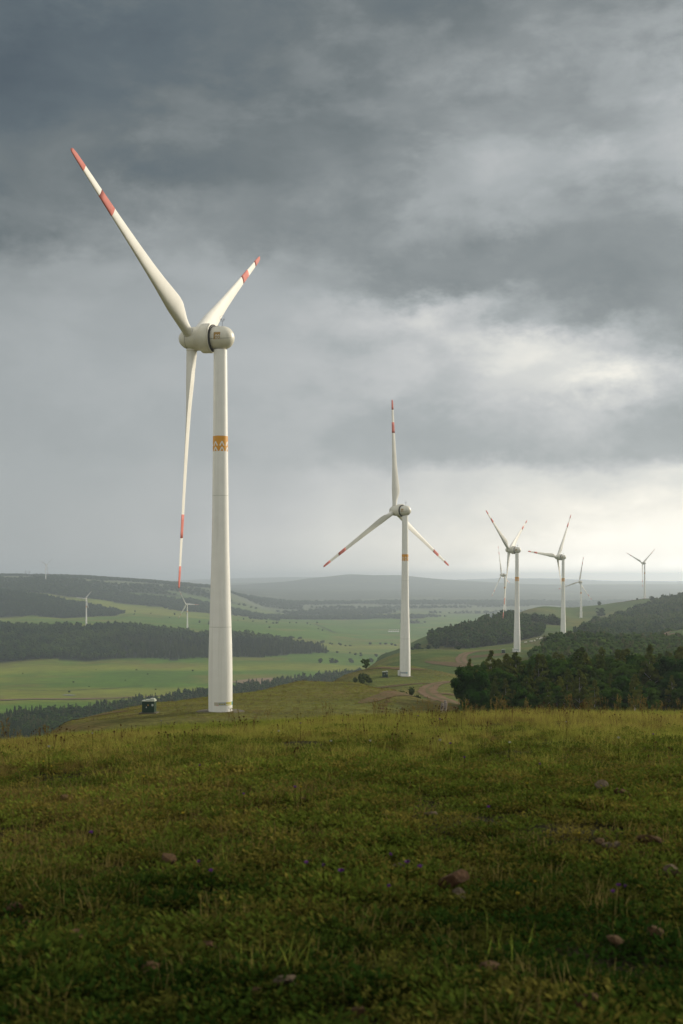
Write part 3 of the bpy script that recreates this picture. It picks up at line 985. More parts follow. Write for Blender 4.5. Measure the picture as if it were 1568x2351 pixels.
def emblem_meshes():
    bm = bmesh.new()
    n = 12
    g = [[bm.verts.new(nac_surf(.61 - 1.22 * i / n, -.62 + 1.24 * j / n)) for j in range(n + 1)] for i in range(n + 1)]
    for i in range(n):
        for j in range(n): bm.faces.new((g[i][j], g[i + 1][j], g[i + 1][j + 1], g[i][j + 1]))
    a = mesh_from_bm('emblem_square', bm, M_OCHRE)
    bm = bmesh.new()
    sf = lambda u, v: nac_surf(-u, v, .020)
    for cx in (-.12, .33):
        for cyy in (.20, -.22):
            dn = .36
            strip_on(bm, [(cx - .20, cyy - dn), (cx, cyy)], .10, sf)
            e = .20 if cx < .2 else .20
            strip_on(bm, [(cx, cyy), (cx + e, cyy - dn)], .10, sf)
    b = mesh_from_bm('emblem_chevrons', bm, M_SIGNW)
    bm = bmesh.new()
    c = bm.verts.new(nac_surf(0, 0, .007)); K = 36
    rings = []
    for q in (.3, .6, .88):
        rings.append([bm.verts.new(nac_surf(q * math.cos(2 * math.pi * k / K), q * math.sin(2 * math.pi * k / K), .007)) for k in range(K)])
    for k in range(K):
        bm.faces.new((c, rings[0][k], rings[0][(k + 1) % K]))
        for A, B in zip(rings, rings[1:]): bm.faces.new((A[k], A[(k + 1) % K], B[(k + 1) % K], B[k]))
    d = mesh_from_bm('emblem_disc', bm, paint('pale_disc', (.66, .64, .55), .4, .03, 1))
    return a, b, d


ME['em_sq'], ME['em_ch'], ME['em_disc'] = emblem_meshes()
bm = revolve([(-.5, 2.3), (.0, 3.6), (0, 0)], 40)
ME['pad'] = mesh_from_bm('foundation_pad', revolve([(-1.5, 4.6), (.02, 4.2), (.06, 3.8), (.06, 0)], 48), M_CONC, auto=30)


def vane_mesh():
    bm = bmesh.new()
    tube((-.35, 0, 1.95), (-.35, 0, 3.1), .045, .03, 6, bm)
    tube((-.62, 0, 2.95), (-.10, 0, 2.95), .03, .03, 6, bm)
    tube((-.62, 0, 2.95), (-.62, 0, 3.25), .03, .03, 6, bm)
    tube((-.10, 0, 2.95), (-.10, 0, 3.3), .03, .03, 6, bm)
    box_bm(-.30, -.0, -.015, .015, 3.2, 3.36, bm)
    for k in range(3):
        a = 2.1 * k
        tube((-.62, 0, 3.25), (-.62 + .2 * math.cos(a), .2 * math.sin(a), 3.25), .02, .05, 5, bm)
    K = 14
    for k in range(K):                      # the thin lightning hoop
        a0, a1 = 2 * math.pi * k / K, 2 * math.pi * (k + 1) / K
        tube((-.35 + .5 * math.sin(a0), 0, 3.35 + .55 * math.cos(a0)), (-.35 + .5 * math.sin(a1), 0, 3.35 + .55 * math.cos(a1)), .012, .012, 4, bm)
    return mesh_from_bm('wind_vane', bm, M_STEEL, smooth=False)


ME['vane'] = vane_mesh()
_jb = bmesh.new()
for s_ in (1, -1):
    pts = [(s, nac_r(s) + .006) for s in np.linspace(-2.45, 1.3, 40)]
    lo = [_jb.verts.new((s, s_ * r * math.cos(.22), -r * math.sin(.22) - .022)) for s, r in pts]
    hi = [_jb.verts.new((s, s_ * r * math.cos(.22), -r * math.sin(.22) + .022)) for s, r in pts]
    for k in range(39): _jb.faces.new((lo[k], lo[k + 1], hi[k + 1], hi[k]))
ME['joint'] = mesh_from_bm('shell_joint', _jb, M_DARK)
ME['hatch'] = mesh_from_bm('roof_hatch', box_bm(.05, .7, -.4, .4, 1.93, 2.06), M_NAC, smooth=False)


def sign_parts(root, cam_ang, full):
    """warning plates round the foot of the tower, centred on the direction cam_ang (root frame)"""
    def plate(a0, a1, mat, z0=1.16, z1=1.74, lift=.012, n=8, nm='warning_plate'):
        bm = cyl_patch(bmesh.new(), z0, z1, cam_ang + R_(a0), cam_ang + R_(a1), lift, n)
        mobj(nm, mesh_from_bm(nm, bm, mat), root)
    if not full:
        plate(-62, 12, M_SIGNG); plate(14, 26, M_SIGNT)
        return
    plate(-31, -9, M_SIGNB); plate(-9, 27, M_SIGNG); plate(27, 66, M_SIGNY); plate(66, 88, M_SIGNT)
    plate(-20, -9, M_RED, 1.16, 1.22, .02, 4, 'warning_print')
    r = 2.08
    for a in (-3.2, 7.8, 18.8):
        bm = bmesh.new()
        sf = lambda u, v: ((r + .03) * math.cos(cam_ang + R_(a) + u / r), (r + .03) * math.sin(cam_ang + R_(a) + u / r), v)
        bm.faces.new([bm.verts.new(sf(-.17, 1.32)), bm.verts.new(sf(.17, 1.32)), bm.verts.new(sf(0, 1.68))])
        o = mobj('warning_triangle', mesh_from_bm('warning_triangle', bm, M_SIGNY), root)
        bm = bmesh.new()
        sf = lambda u, v: ((r + .036) * math.cos(cam_ang + R_(a) + u / r), (r + .036) * math.sin(cam_ang + R_(a) + u / r), v)
        bm.faces.new([bm.verts.new(sf(-.09, 1.37)), bm.verts.new(sf(.09, 1.37)), bm.verts.new(sf(0, 1.58))])
        mobj('warning_print', mesh_from_bm('warning_print', bm, M_BLACK), root)
        plate(a - 4, a + 4, M_SIGNW, 1.20, 1.25, .03, 3, 'warning_print')
    for a in (31, 38, 50):
        plate(a - 1.6, a + 1.6, M_BLACK, 1.50, 1.62, .03, 2, 'warning_print'); plate(a - 3.4, a + 3.4, M_SIGNW, 1.26, 1.40, .028, 2, 'warning_print')


def place_turbine(label, base, yaw, psi, detail=2, scale=1.0, rotor=1.0, stripes=True, band=True, sign=None, chord=1.0):
    root = empty('wind_turbine', base, math.pi - R_(yaw))
    root.scale = (scale,) * 3
    tag(root, label, 'wind turbine', 'wind turbines along the ridge and valley')
    def part(name, me, loc=(0, 0, 0), rot=(0, 0, 0), parent=root):
        return mobj(name, me, parent, loc, rot)
    part('foundation_pad', ME['pad'])
    tw = part('tower', ME['tower'])
    cam_dir = math.atan2(-base[1], -base[0]) - (math.pi - R_(yaw))     # towards the camera, in the turbine's frame
    if detail >= 1:
        for s in SEAMS: part('flange_seam', s, parent=tw)
    if band:
        bd = part('orange_band', ME['band'], rot=(0, 0, 0))
        if detail >= 1:
            for k in range(7):
                a = cam_dir + R_(11.8 + k * 360 / 7)
                part('chevron', ME['chev0'], rot=(0, 0, a), parent=bd); part('chevron', ME['chev1'], rot=(0, 0, a), parent=bd)
    tilt = (0, -R_(1.8), 0)
    hz = (0, 0, HUB)
    na = part('nacelle', ME['nacelle'], hz, tilt)
    part('bearing_gap', ME['gap'], hz, tilt)
    part('generator_ring', ME['ring'], hz, tilt)
    sp = part('spinner', ME['spinner'], hz, tilt)
    if detail >= 2:
        part('panel_seam', ME['spinner_seam'], parent=sp)
        for k in range(22): part('cooling_fin', ME['cooling'], rot=(2 * math.pi * k / 22, 0, 0), parent=na)
        part('roof_hatch', ME['hatch'], parent=na)
        part('shell_joint', ME['joint'], parent=na)
    if detail >= 1:
        part('wind_vane', ME['vane'], hz)
        part('emblem_disc', ME['em_disc'], parent=na); part('emblem_square', ME['em_sq'], parent=na); part('emblem_chevrons', ME['em_ch'], parent=na)
    # blades: frame X upwind, Y travel, Z outward
    T = Matrix.Translation((0, 0, HUB)) @ Matrix.Rotation(-R_(1.8), 4, 'Y')
    for k in range(3):
        p = R_(psi) + k * 2 * math.pi / 3
        z = Vector((0, math.sin(p), math.cos(p)))             # outward
        x = Vector((1, 0, 0))
        t = (-x).cross(z)                                     # direction of travel
        B = Matrix((x, t, z)).transposed().to_4x4()
        b = mobj('blade', ME['blade'], root)
        M = T @ Matrix.Translation((5.3, 0, 0)) @ B @ Matrix.Diagonal((chord, chord, rotor, 1))
        b.matrix_local = M
        if stripes:
            part('red_tip', ME['red_tip'], parent=b); part('red_stripe', ME['red_stripe'], parent=b)
        if detail >= 2:
            part('root_collar', ME['collar'], (0.09, 0, 1.85), parent=b)
    if sign is not None:
        sign_parts(root, cam_dir, sign)
    if detail >= 1 and not (sign is True):
        a = cam_dir - R_(83)
        bm = box_bm(-.35, .35, -.55, .55, 0.2, 2.3)
        o = bm_obj('entry_cabinet', bm, M_SIGNW, root, bevel=.04)
        o.location = (2.5 * math.cos(a), 2.5 * math.sin(a), 0); o.rotation_euler = (0, 0, a)
    return root


def on_ground(px, py, D, sink=0.0):
    x = (px - CXP) / FPX * D
    return (x, D, float(ground(x, D)) - sink)


TURB = [
    ('tall white wind turbine nearest the camera, blade reaching towards the upper left corner', 506, 208.6, 17, 63, 2, True),
    ('white wind turbine with one blade straight up, on the mound above the winding track', 930, 470.4, 43, 1, 2, False),
    ('white wind turbine with a V of raised blades, just behind the dark wood', 1187, 763.9, 28, 58, 1, False),
    ('white wind turbine with one blade almost level to the left, beside the track junction', 1293, 976.8, 39, 85, 1, False),
    ('small white wind turbine partly behind the down blade of the V-bladed one', 1159, 1752.5, 28, 15, 1, None),
    ('small white wind turbine at the upper left edge of the wooded flank', 1334, 2031.2, 60, 106, 1, None),
    ('rightmost white wind turbine standing alone on the far grass ridge', 1480, 2179.9, 55, 66, 1, None),
]
for label, px, D, yaw, psi, det, sg in TURB:
    place_turbine(label, on_ground(px, 0, D), yaw, psi, det, sign=sg)
place_turbine('small stubby-bladed white turbine above the wooded rise at far left', on_ground(198, 0, 2837.3), -84, 40, 0, rotor=.52, stripes=False, chord=1.15)
place_turbine('small white turbine with red-tipped blades in the valley, left of the tallest tower', on_ground(430, 0, 3081.9), -62, 91, 0, rotor=.95, chord=1.3)
place_turbine('faint hazy turbine on the skyline ridge at the far left', on_ground(105, 0, 5257.4), 126, 68, 0)
place_turbine('turbine outside the left edge of the view, only a red-banded blade tip showing', (-1015, 3300, 28 - 62.5), 88, 25.5, 0)

# ------------------------------------------------------------------ transformer cabinets
def cabinet(label, px, D, rz=-.06, detail=True, w=2.15, h=2.1, d=1.7):
    loc = on_ground(px, 0, D)
    root = empty('transformer_cabinet', loc, rz)
    tag(root, label, 'electric cabinet', 'transformer cabinets beside the turbines')
    bm_obj('plinth', box_bm(-w / 2 - .45, w / 2 + .45, -.5, d + .4, -.6, .18), M_CONC, root, bevel=.03)
    body = bm_obj('body', box_bm(-w / 2, w / 2, 0, d, .18, h), M_GREENBOX, root, bevel=.02)
    lid = bm_obj('lid', box_bm(-w / 2 - .05, w / 2 + .05, -.06, d + .06, h + .002, h + .16), M_LID, root, bevel=.02)
    bm_obj('lid_step', box_bm(-.55, w / 2, .25, d - .1, h + .162, h + .30), M_LID, lid, bevel=.02)
    bm_obj('lid_vent', box_bm(.25, w / 2 - .1, .35, d - .3, h + .302, h + .48), M_LID, lid, bevel=.02)
    if detail:
        for x in (-w / 6, w / 6):
            bm_obj('door_joint', box_bm(x - .012, x + .012, -.006, .0, .28, h - .1), M_BLACK, body)
        bm = bmesh.new()
        bm.faces.new([bm.verts.new((-.12, -.012, 1.42)), bm.verts.new((.12, -.012, 1.42)), bm.verts.new((0, -.012, 1.66))])
        bm_obj('warning_triangle', bm, M_SIGNO, body)
        bm_obj('notice_plate', box_bm(.62, .92, -.02, -.004, 1.32, 1.68), M_SIGNW, body)
        bm_obj('notice_print', box_bm(.69, .85, -.026, -.0205, 1.40, 1.62), M_SIGNG, body)
        bm_obj('door_handle', box_bm(-.36, -.26, -.07, -.004, 1.0, 1.22), M_SIGNW, body, bevel=.01)


cabinet('dark green transformer cabinet with pale lid left of the tallest turbine', 340, 207)
cabinet('dark green transformer cabinet on the mound left of the second turbine', 884, 462, -.02)
cabinet('dark transformer cabinet left of the turbine with the V of raised blades', 1156, 757, 0.05)
cabinet('transformer cabinet with lit side left of the turbine with a level blade', 1264, 962, -.45, False)
cabinet('tiny transformer cabinet left of the rightmost turbine on the far ridge', 1463, 2185, 0, False, 3.4, 3.0)

# ------------------------------------------------------------------ trees
def leaf_cloud(centers, radii, n, size, rg, squash=.8, droop=0.0, elong=1.6):
    """n leaf quads spread over the shells of many small clumps; returns verts, quads, shade"""
    k = rg.integers(0, len(centers), n)
    d = rg.normal(size=(n, 3)); d /= np.linalg.norm(d, axis=1)[:, None]
    rad = radii[k] * rg.random(n) ** .45
    p = centers[k] + d * rad[:, None] * np.array([1, 1, squash])
    p[:, 2] -= droop * rg.random(n)
    mid = centers.mean(0); o = p - mid; o[:, 2] *= .5; o /= np.linalg.norm(o, axis=1)[:, None] + 1e-6
    nrm = d * .55 + o * .75 + rg.normal(size=(n, 3)) * .35 + np.array([0, 0, .2]); nrm /= np.linalg.norm(nrm, axis=1)[:, None]
    a = np.cross(nrm, rg.normal(size=(n, 3))); a /= np.linalg.norm(a, axis=1)[:, None]
    b = np.cross(nrm, a)
    s = size * (.6 + .8 * rg.random(n))
    a *= (s * elong * .5)[:, None]; b *= (s * .5)[:, None]
    V = np.stack([p - a, p + b * .9, p + a, p - b * .9], 1).reshape(-1, 3)
    F = np.arange(4 * n).reshape(n, 4)
    sh = np.repeat(.82 + .32 * rg.random(n), 4)
    return V, F, sh


_bm = bmesh.new(); bmesh.ops.create_icosphere(_bm, subdivisions=1, radius=1.0)
ICO_V = np.array([v.co[:] for v in _bm.verts]); ICO_F = np.array([[v.index for v in f.verts] for f in _bm.faces]); _bm.free()


def cores(C, Rr, rg, k=.82):
    V, F, S = [], [], []
    for i, (c, r) in enumerate(zip(C, Rr)):
        V.append(c + ICO_V * (r * k * (.78 + .44 * rg.random(len(ICO_V))))[:, None] * np.array([1, 1, .85])); F.append(ICO_F + i * len(ICO_V)); S.append(np.full(len(ICO_V), .72 + .36 * rg.random()))
    return np.concatenate(V), np.concatenate(F), np.concatenate(S)


def crown_mesh(name, C, Rr, V, F, sh, mat, rg, k=.82):
    cv, cf, cs = cores(C, Rr, rg, k)
    me = np_mesh(name, np.concatenate([V, cv]), [F, cf + len(V)], [mat], colors=np.repeat(np.concatenate([sh, cs])[:, None], 3, 1))
    sm = np.zeros(len(F) + len(cf), bool); sm[len(F):] = True
    me.polygons.foreach_set('use_smooth', sm)
    return me


def crown(kind, H, rg, nleaf, leaf):
    """clump centres for a crown of a given habit"""
    C, Rr = [], []
    if kind == 'birch':
        W = H * .235; z0 = H * .08
        n = 58
        for i in range(n):
            t = rg.random() ** .8
            z = z0 + (H - z0) * t
            w = W * (1 - t) ** .62 * min(1, (t + .10) / .25) * (.75 + .5 * rg.random())
            a = rg.random() * 6.283
            q = w * rg.random() ** .35
            C.append((q * math.cos(a), q * math.sin(a), z)); Rr.append(H * (.040 + .035 * rg.random()) * (1.15 - .6 * t))
    elif kind == 'broad':
        W = H * .34; z0 = H * .06
        n = 34
        for i in range(n):
            d = rg.normal(size=3); d /= np.linalg.norm(d)
            q = rg.random() ** .33 * (.72 + .4 * rg.random())
            C.append((d[0] * W * q, d[1] * W * q, z0 + (H - z0) * (.5 + .47 * d[2] * q))); Rr.append(H * (.085 + .06 * rg.random()))
    elif kind == 'conifer':
        z0 = H * .06; n = 54
        for i in range(n):
            t = i / n
            z = z0 + (H - z0) * t
            w = H * .17 * (1 - t) ** .9 * (.8 + .4 * rg.random())
            a = i * 2.4 + rg.random()
            C.append((w * .75 * math.cos(a), w * .75 * math.sin(a), z)); Rr.append(H * .05 * (1.15 - .85 * t))
    else:                                     # bush
        for i in range(30):
            a = rg.random() * 6.283; q = rg.random() ** .5
            C.append((H * .62 * q * math.cos(a), H * .62 * q * math.sin(a), H * (.12 + .62 * (1 - q * q * .7) * (.5 + .5 * rg.random())))); Rr.append(H * (.11 + .08 * rg.random()))
    C, Rr = np.array(C), np.array(Rr)
    V, F, sh = leaf_cloud(C, Rr, nleaf, leaf, rg, .8, .0)
    return C, Rr, V, F, sh


def trunk_bm(H, rg, C, birch):
    bm = bmesh.new()
    r = H * (.012 if birch else .016)
    pts = [Vector((0, 0, -.4))]
    for k in range(1, 6):
        pts.append(Vector((rg.normal() * H * .006, rg.normal() * H * .006, H * .85 * k / 5)))
    for k in range(5):
        tube(pts[k], pts[k + 1], r * (1 - k / 5.6), r * (1 - (k + 1) / 5.6), 6, bm, cap=False)
    idx = rg.choice(len(C), min(14, len(C)), replace=False)
    for i in idx:                              # limbs reach into the clumps
        c = Vector(C[i]); zs = max(.08 * H, c.z - H * .12)
        k = min(4, int(zs / (H * .85) * 5)); t = zs / (H * .85) * 5 - k
        p = pts[k].lerp(pts[k + 1], min(1, max(0, t)))
        tube(p, c, r * .35, r * .10, 4, bm, cap=False)
    return bm


LEAFM = {'birch': M_LEAF_BIRCH, 'broad': M_LEAF_BROAD, 'conifer': M_LEAF_CONIF, 'bush': M_LEAF_BUSH}


def tree_proto(kind, H, seed, nleaf, leaf):
    rg = np.random.default_rng(seed)
    C, Rr, V, F, sh = crown(kind, H, rg, nleaf, leaf)
    cm = crown_mesh(kind + '_crown', C, Rr, V, F, sh, LEAFM[kind], rg, .74)
    tm = mesh_from_bm(kind + '_trunk', trunk_bm(H, rg, C, kind == 'birch'), M_BIRCH if kind == 'birch' else M_BARK)
    return tm, cm


PROT = {
    'birch': [tree_proto('birch', 10, 100 + i, 3600, .27) for i in range(4)],
    'broad': [tree_proto('broad', 10, 200 + i, 4200, .30) for i in range(4)],
    'bush': [tree_proto('bush', 3, 300 + i, 1500, .20) for i in range(3)],
    'far': [tree_proto('broad', 10, 400 + i, 700, .75) for i in range(3)],
}


def add_tree(name, label, cat, group, loc, kind, H, rg, tint=None, base=10.0, wide=1.0):
    tm, cm = PROT[kind][rg.integers(len(PROT[kind]))]
    s = H / base
    root = empty(name, (loc[0], loc[1], loc[2] - .1), rg.random() * 6.28)
    root.scale = (s * wide * (.85 + .3 * rg.random()), s * wide * (.85 + .3 * rg.random()), s)
    tag(root, label, cat, group)
    a = mobj('trunk', tm, root); b = mobj('crown', cm, root)
    b['tint'] = float(rg.random() if tint is None else tint)
    return root


def scatter_poly(poly, spacing, rg, jitter=.8, ragged=8):
    """roughly even points inside an outline given in (bearing px, distance)"""
    P = np.array(poly, float)
    X = (P[:, 0] - CXP) / FPX * P[:, 1]
    xs = np.arange(X.min(), X.max(), spacing); ys = np.arange(P[:, 1].min(), P[:, 1].max(), spacing)
    a, b = np.meshgrid(xs, ys)
    a = a.ravel() + (rg.random(a.size) - .5) * spacing * jitter * 1.6; b = b.ravel() + (rg.random(b.size) - .5) * spacing * jitter * 1.6
    wob = spacing * ragged                          # ragged edges and small clearings
    pa, pb = a + (fbm(a / 45, b / 45, 77) - .5) * wob, b + (fbm(a / 45, b / 45, 78) - .5) * wob
    ok = inpoly(CXP + FPX * pa / pb, pb, poly) & (fbm(a / 28, b / 28, 79) > .27)
    return a[ok], b[ok]


def near_wood():
    rg = np.random.default_rng(51)
    x, y = scatter_poly(W_NEAR, 3.7, rg, ragged=2)
    px = CXP + FPX * x / y
    keep = (px < 1640)
    x, y = x[keep], y[keep]
    z = ground(x, y)
    o = np.argsort(y)
    x, y, z, px = x[o], y[o], z[o], (CXP + FPX * x / y)[o]
    n = 0
    rest = []
    for i in range(len(x)):
        row = (y[i] - 195) / 200
        if n < 290 or rg.random() < 0:
            n += 1
            young = y[i] < 245 and px[i] < 1420
            birch = rg.random() < (.62 if young else .25)
            H = (5.4 + 3.6 * rg.random()) if y[i] < 225 else (7.4 + 5.4 * rg.random())
            H *= float(np.interp(px[i], [1060, 1110, 1300], [.68, .84, .93]))
            side = 'left end' if px[i] < 1160 else ('middle' if px[i] < 1380 else 'right end')
            dep = 'front row' if y[i] < 222 else 'depth'
            if birch:
                add_tree('birch_tree', 'slender olive birch in the %s of the near dark wood, %s' % (dep, side), 'tree', 'birches in the near wood', (x[i], y[i], z[i]), 'birch', H * 1.06, rg, rg.random())
            else:
                add_tree('broadleaf_tree', 'rounded green broadleaf tree in the %s of the near dark wood, %s' % (dep, side), 'tree', 'broadleaf trees in the near wood', (x[i], y[i], z[i]), 'broad', H * .95, rg, rg.random() * .8)
        else:
            rest.append(i)
    return x[rest], y[rest], z[rest]


# ------------------------------------------------------------------ scatter by geometry nodes (for what nobody could count)
def proto_collection(name, meshes):
    c = bpy.data.collections.new(name)
    for i, me in enumerate(meshes):
        o = bpy.data.objects.new('%s_%02d' % (name, i), me)
        c.objects.link(o)
    return c


def scatter(name, P, yaw, lean, scl, kind, tint, coll, label=None):
    n = len(P)
    me = bpy.data.meshes.new(name)
    me.vertices.add(n); me.vertices.foreach_set('co', np.asarray(P, np.float32).ravel())
    def at(nm, typ, data, key='value'):
        a = me.attributes.new(nm, typ, 'POINT'); a.data.foreach_set(key, np.ascontiguousarray(data).ravel())
    rot = np.zeros((n, 3), np.float32); rot[:, 2] = yaw
    if lean is not None: rot[:, 0] = lean[0]; rot[:, 1] = lean[1]
    at('rot', 'FLOAT_VECTOR', rot, 'vector')
    at('scl', 'FLOAT_VECTOR', np.asarray(scl, np.float32), 'vector')
    at('kind', 'INT', np.asarray(kind, np.int32)); at('tint', 'FLOAT', np.asarray(tint, np.float32))
    me.update()
    o = mobj(name, me)
    ng = bpy.data.node_groups.new(name + '_nodes', 'GeometryNodeTree')
    ng.interface.new_socket('Geometry', in_out='INPUT', socket_type='NodeSocketGeometry')
    ng.interface.new_socket('Geometry', in_out='OUTPUT', socket_type='NodeSocketGeometry')
    N, L = ng.nodes, ng.links
    gi, go = N.new('NodeGroupInput'), N.new('NodeGroupOutput')
    ci = N.new('GeometryNodeCollectionInfo'); ci.inputs['Collection'].default_value = coll
    ci.inputs['Separate Children'].default_value = True; ci.inputs['Reset Children'].default_value = True
    ip = N.new('GeometryNodeInstanceOnPoints'); ip.inputs['Pick Instance'].default_value = True
    def na(nm, typ):
        q = N.new('GeometryNodeInputNamedAttribute'); q.data_type = typ; q.inputs['Name'].default_value = nm; return q.outputs[0]
    L.new(gi.outputs[0], ip.inputs['Points']); L.new(ci.outputs[0], ip.inputs['Instance'])
    L.new(na('kind', 'INT'), ip.inputs['Instance Index'])
    er = N.new('FunctionNodeEulerToRotation'); L.new(na('rot', 'FLOAT_VECTOR'), er.inputs[0]); L.new(er.outputs[0], ip.inputs['Rotation'])
    L.new(na('scl', 'FLOAT_VECTOR'), ip.inputs['Scale'])
    L.new(ip.outputs[0], go.inputs[0])
    md = o.modifiers.new('scatter', 'NODES'); md.node_group = ng
    tag(o, label, kind='stuff')
    return o


def joined_tree(kind, seed, nleaf, leaf, H=10.0):
    rg = np.random.default_rng(seed)
    C, Rr, V, F, sh = crown(kind, H, rg, nleaf, leaf)
    return crown_mesh('far_' + kind, C, Rr, V, F, sh, M_FAR[kind], rg, .95)


rest = near_wood()
FAR_TREES = proto_collection('far_tree', [joined_tree('broad', 500 + i, 260, .70) for i in range(4)] + [joined_tree('conifer', 520 + i, 260, .60) for i in range(3)] + [joined_tree('birch', 540 + i, 240, .65) for i in range(2)])


def wood(name, label, polys, spacing, H, mix, seed, extra=None, tint=(0, 1)):
    """mix: probabilities of broad, conifer, birch"""
    rg = np.random.default_rng(seed)
    X, Y = [], []
    for p in polys:
        a, b = scatter_poly(p, spacing, rg); X.append(a); Y.append(b)
    if extra is not None: X.append(extra[0]); Y.append(extra[1])
    x, y = np.concatenate(X), np.concatenate(Y)
    # only what the view, or a step aside, could show
    px = CXP + FPX * x / y
    ok = (px > -120) & (px < 1690)
    x, y = x[ok], y[ok]
    n = len(x)
    k = rg.random(n)
    pb, pc = mix(x, y) if callable(mix) else (np.full(n, mix[0]), np.full(n, mix[1]))
    kind = np.where(k < pb, rg.integers(0, 4, n), np.where(k < pb + pc, 4 + rg.integers(0, 3, n), 7 + rg.integers(0, 2, n)))
    h = H * (.58 + .75 * rg.random(n)) / 10
    w = h * (.72 + .38 * rg.random(n))
    scl = np.stack([w, w, h], 1)
    t = tint[0] + (tint[1] - tint[0]) * np.clip(1.5 * (fbm(x / 70, y / 50, seed, 3) - .35) + .45 * rg.random(n) - .05, 0, 1)
    P = np.stack([x, y, ground(x, y) - .3], 1)
    return scatter(name, P, rg.random(n) * 6.28, None, scl, kind, t, FAR_TREES, label)


wood('mid_wood', 'dense green wood covering the slope behind the near trees', [W_MID], 3.6, 9.5, (.75, .05), 61, extra=rest[:2], tint=(.3, 1.1))
wood('flank_wood', 'dense wood on the far right hillside', [W_FLANK], 6.0, 10, (.85, .05), 62)
wood('hill_wood', 'dark wood on the hill left of the V-bladed turbine', [W_HILL, W_LINE], 4.6, 10.5, (.75, .1), 63, tint=(.1, .85))
wood('valley_strip_wood', 'strip of wood along the foot of the hill in the valley', [W_STRIP], 6.0, 11, (.35, .45), 64, tint=(.1, .8))
def rise_mix(x, y):
    px = CXP + FPX * x / y
    c = sst(180, 330, px + (fbm(x / 60, y / 60, 5) - .5) * 250) * (1 - sst(2600, 2720, y))
    return 1 - c, c
wood('rise_wood', 'dark forest covering the low rise in the left valley', [W_RISE], 9.6, 14.5, rise_mix, 65, tint=(0, 1.1))
wood('left_wood', 'dark wooded hill at the far left edge', [W_LEFT], 9.5, 14, (.9, .05), 66, tint=(-.2, .4))


def far_woods():
    rg = np.random.default_rng(71)
    X, Y = [], []
    for (d0, d1, sp) in ((3950, 5200, 16), (5200, 7000, 24)):
        xs = np.arange(-.32 * d1, .32 * d1, sp); ys = np.arange(d0, d1, sp * 1.3)
        a, b = np.meshgrid(xs, ys); a = a.ravel() + (rg.random(a.size) - .5) * sp; b = b.ravel() + (rg.random(b.size) - .5) * sp
        ok = (np.abs(a / b) < .31) & farwood(a, b)
        X.append(a[ok]); Y.append(b[ok])
    x, y = np.concatenate(X), np.concatenate(Y)
    n = len(x)
    h = np.interp(y, [4000, 6000, 11000], [1.2, 1.2, 1.2]) * (.7 + .6 * rg.random(n)); w = h * np.interp(y, [4000, 7000, 11000], [1.4, 2.0, 3.2])
    P = np.stack([x, y, ground(x, y) - .5], 1)
    print('far trees', n)
    scatter('distant_woods', P, rg.random(n) * 6.28, None, np.stack([w, w, h], 1), rg.integers(0, 4, n), rg.random(n) * .6, FAR_TREES, 'hazy belts of woodland across the distant plain')


far_woods()


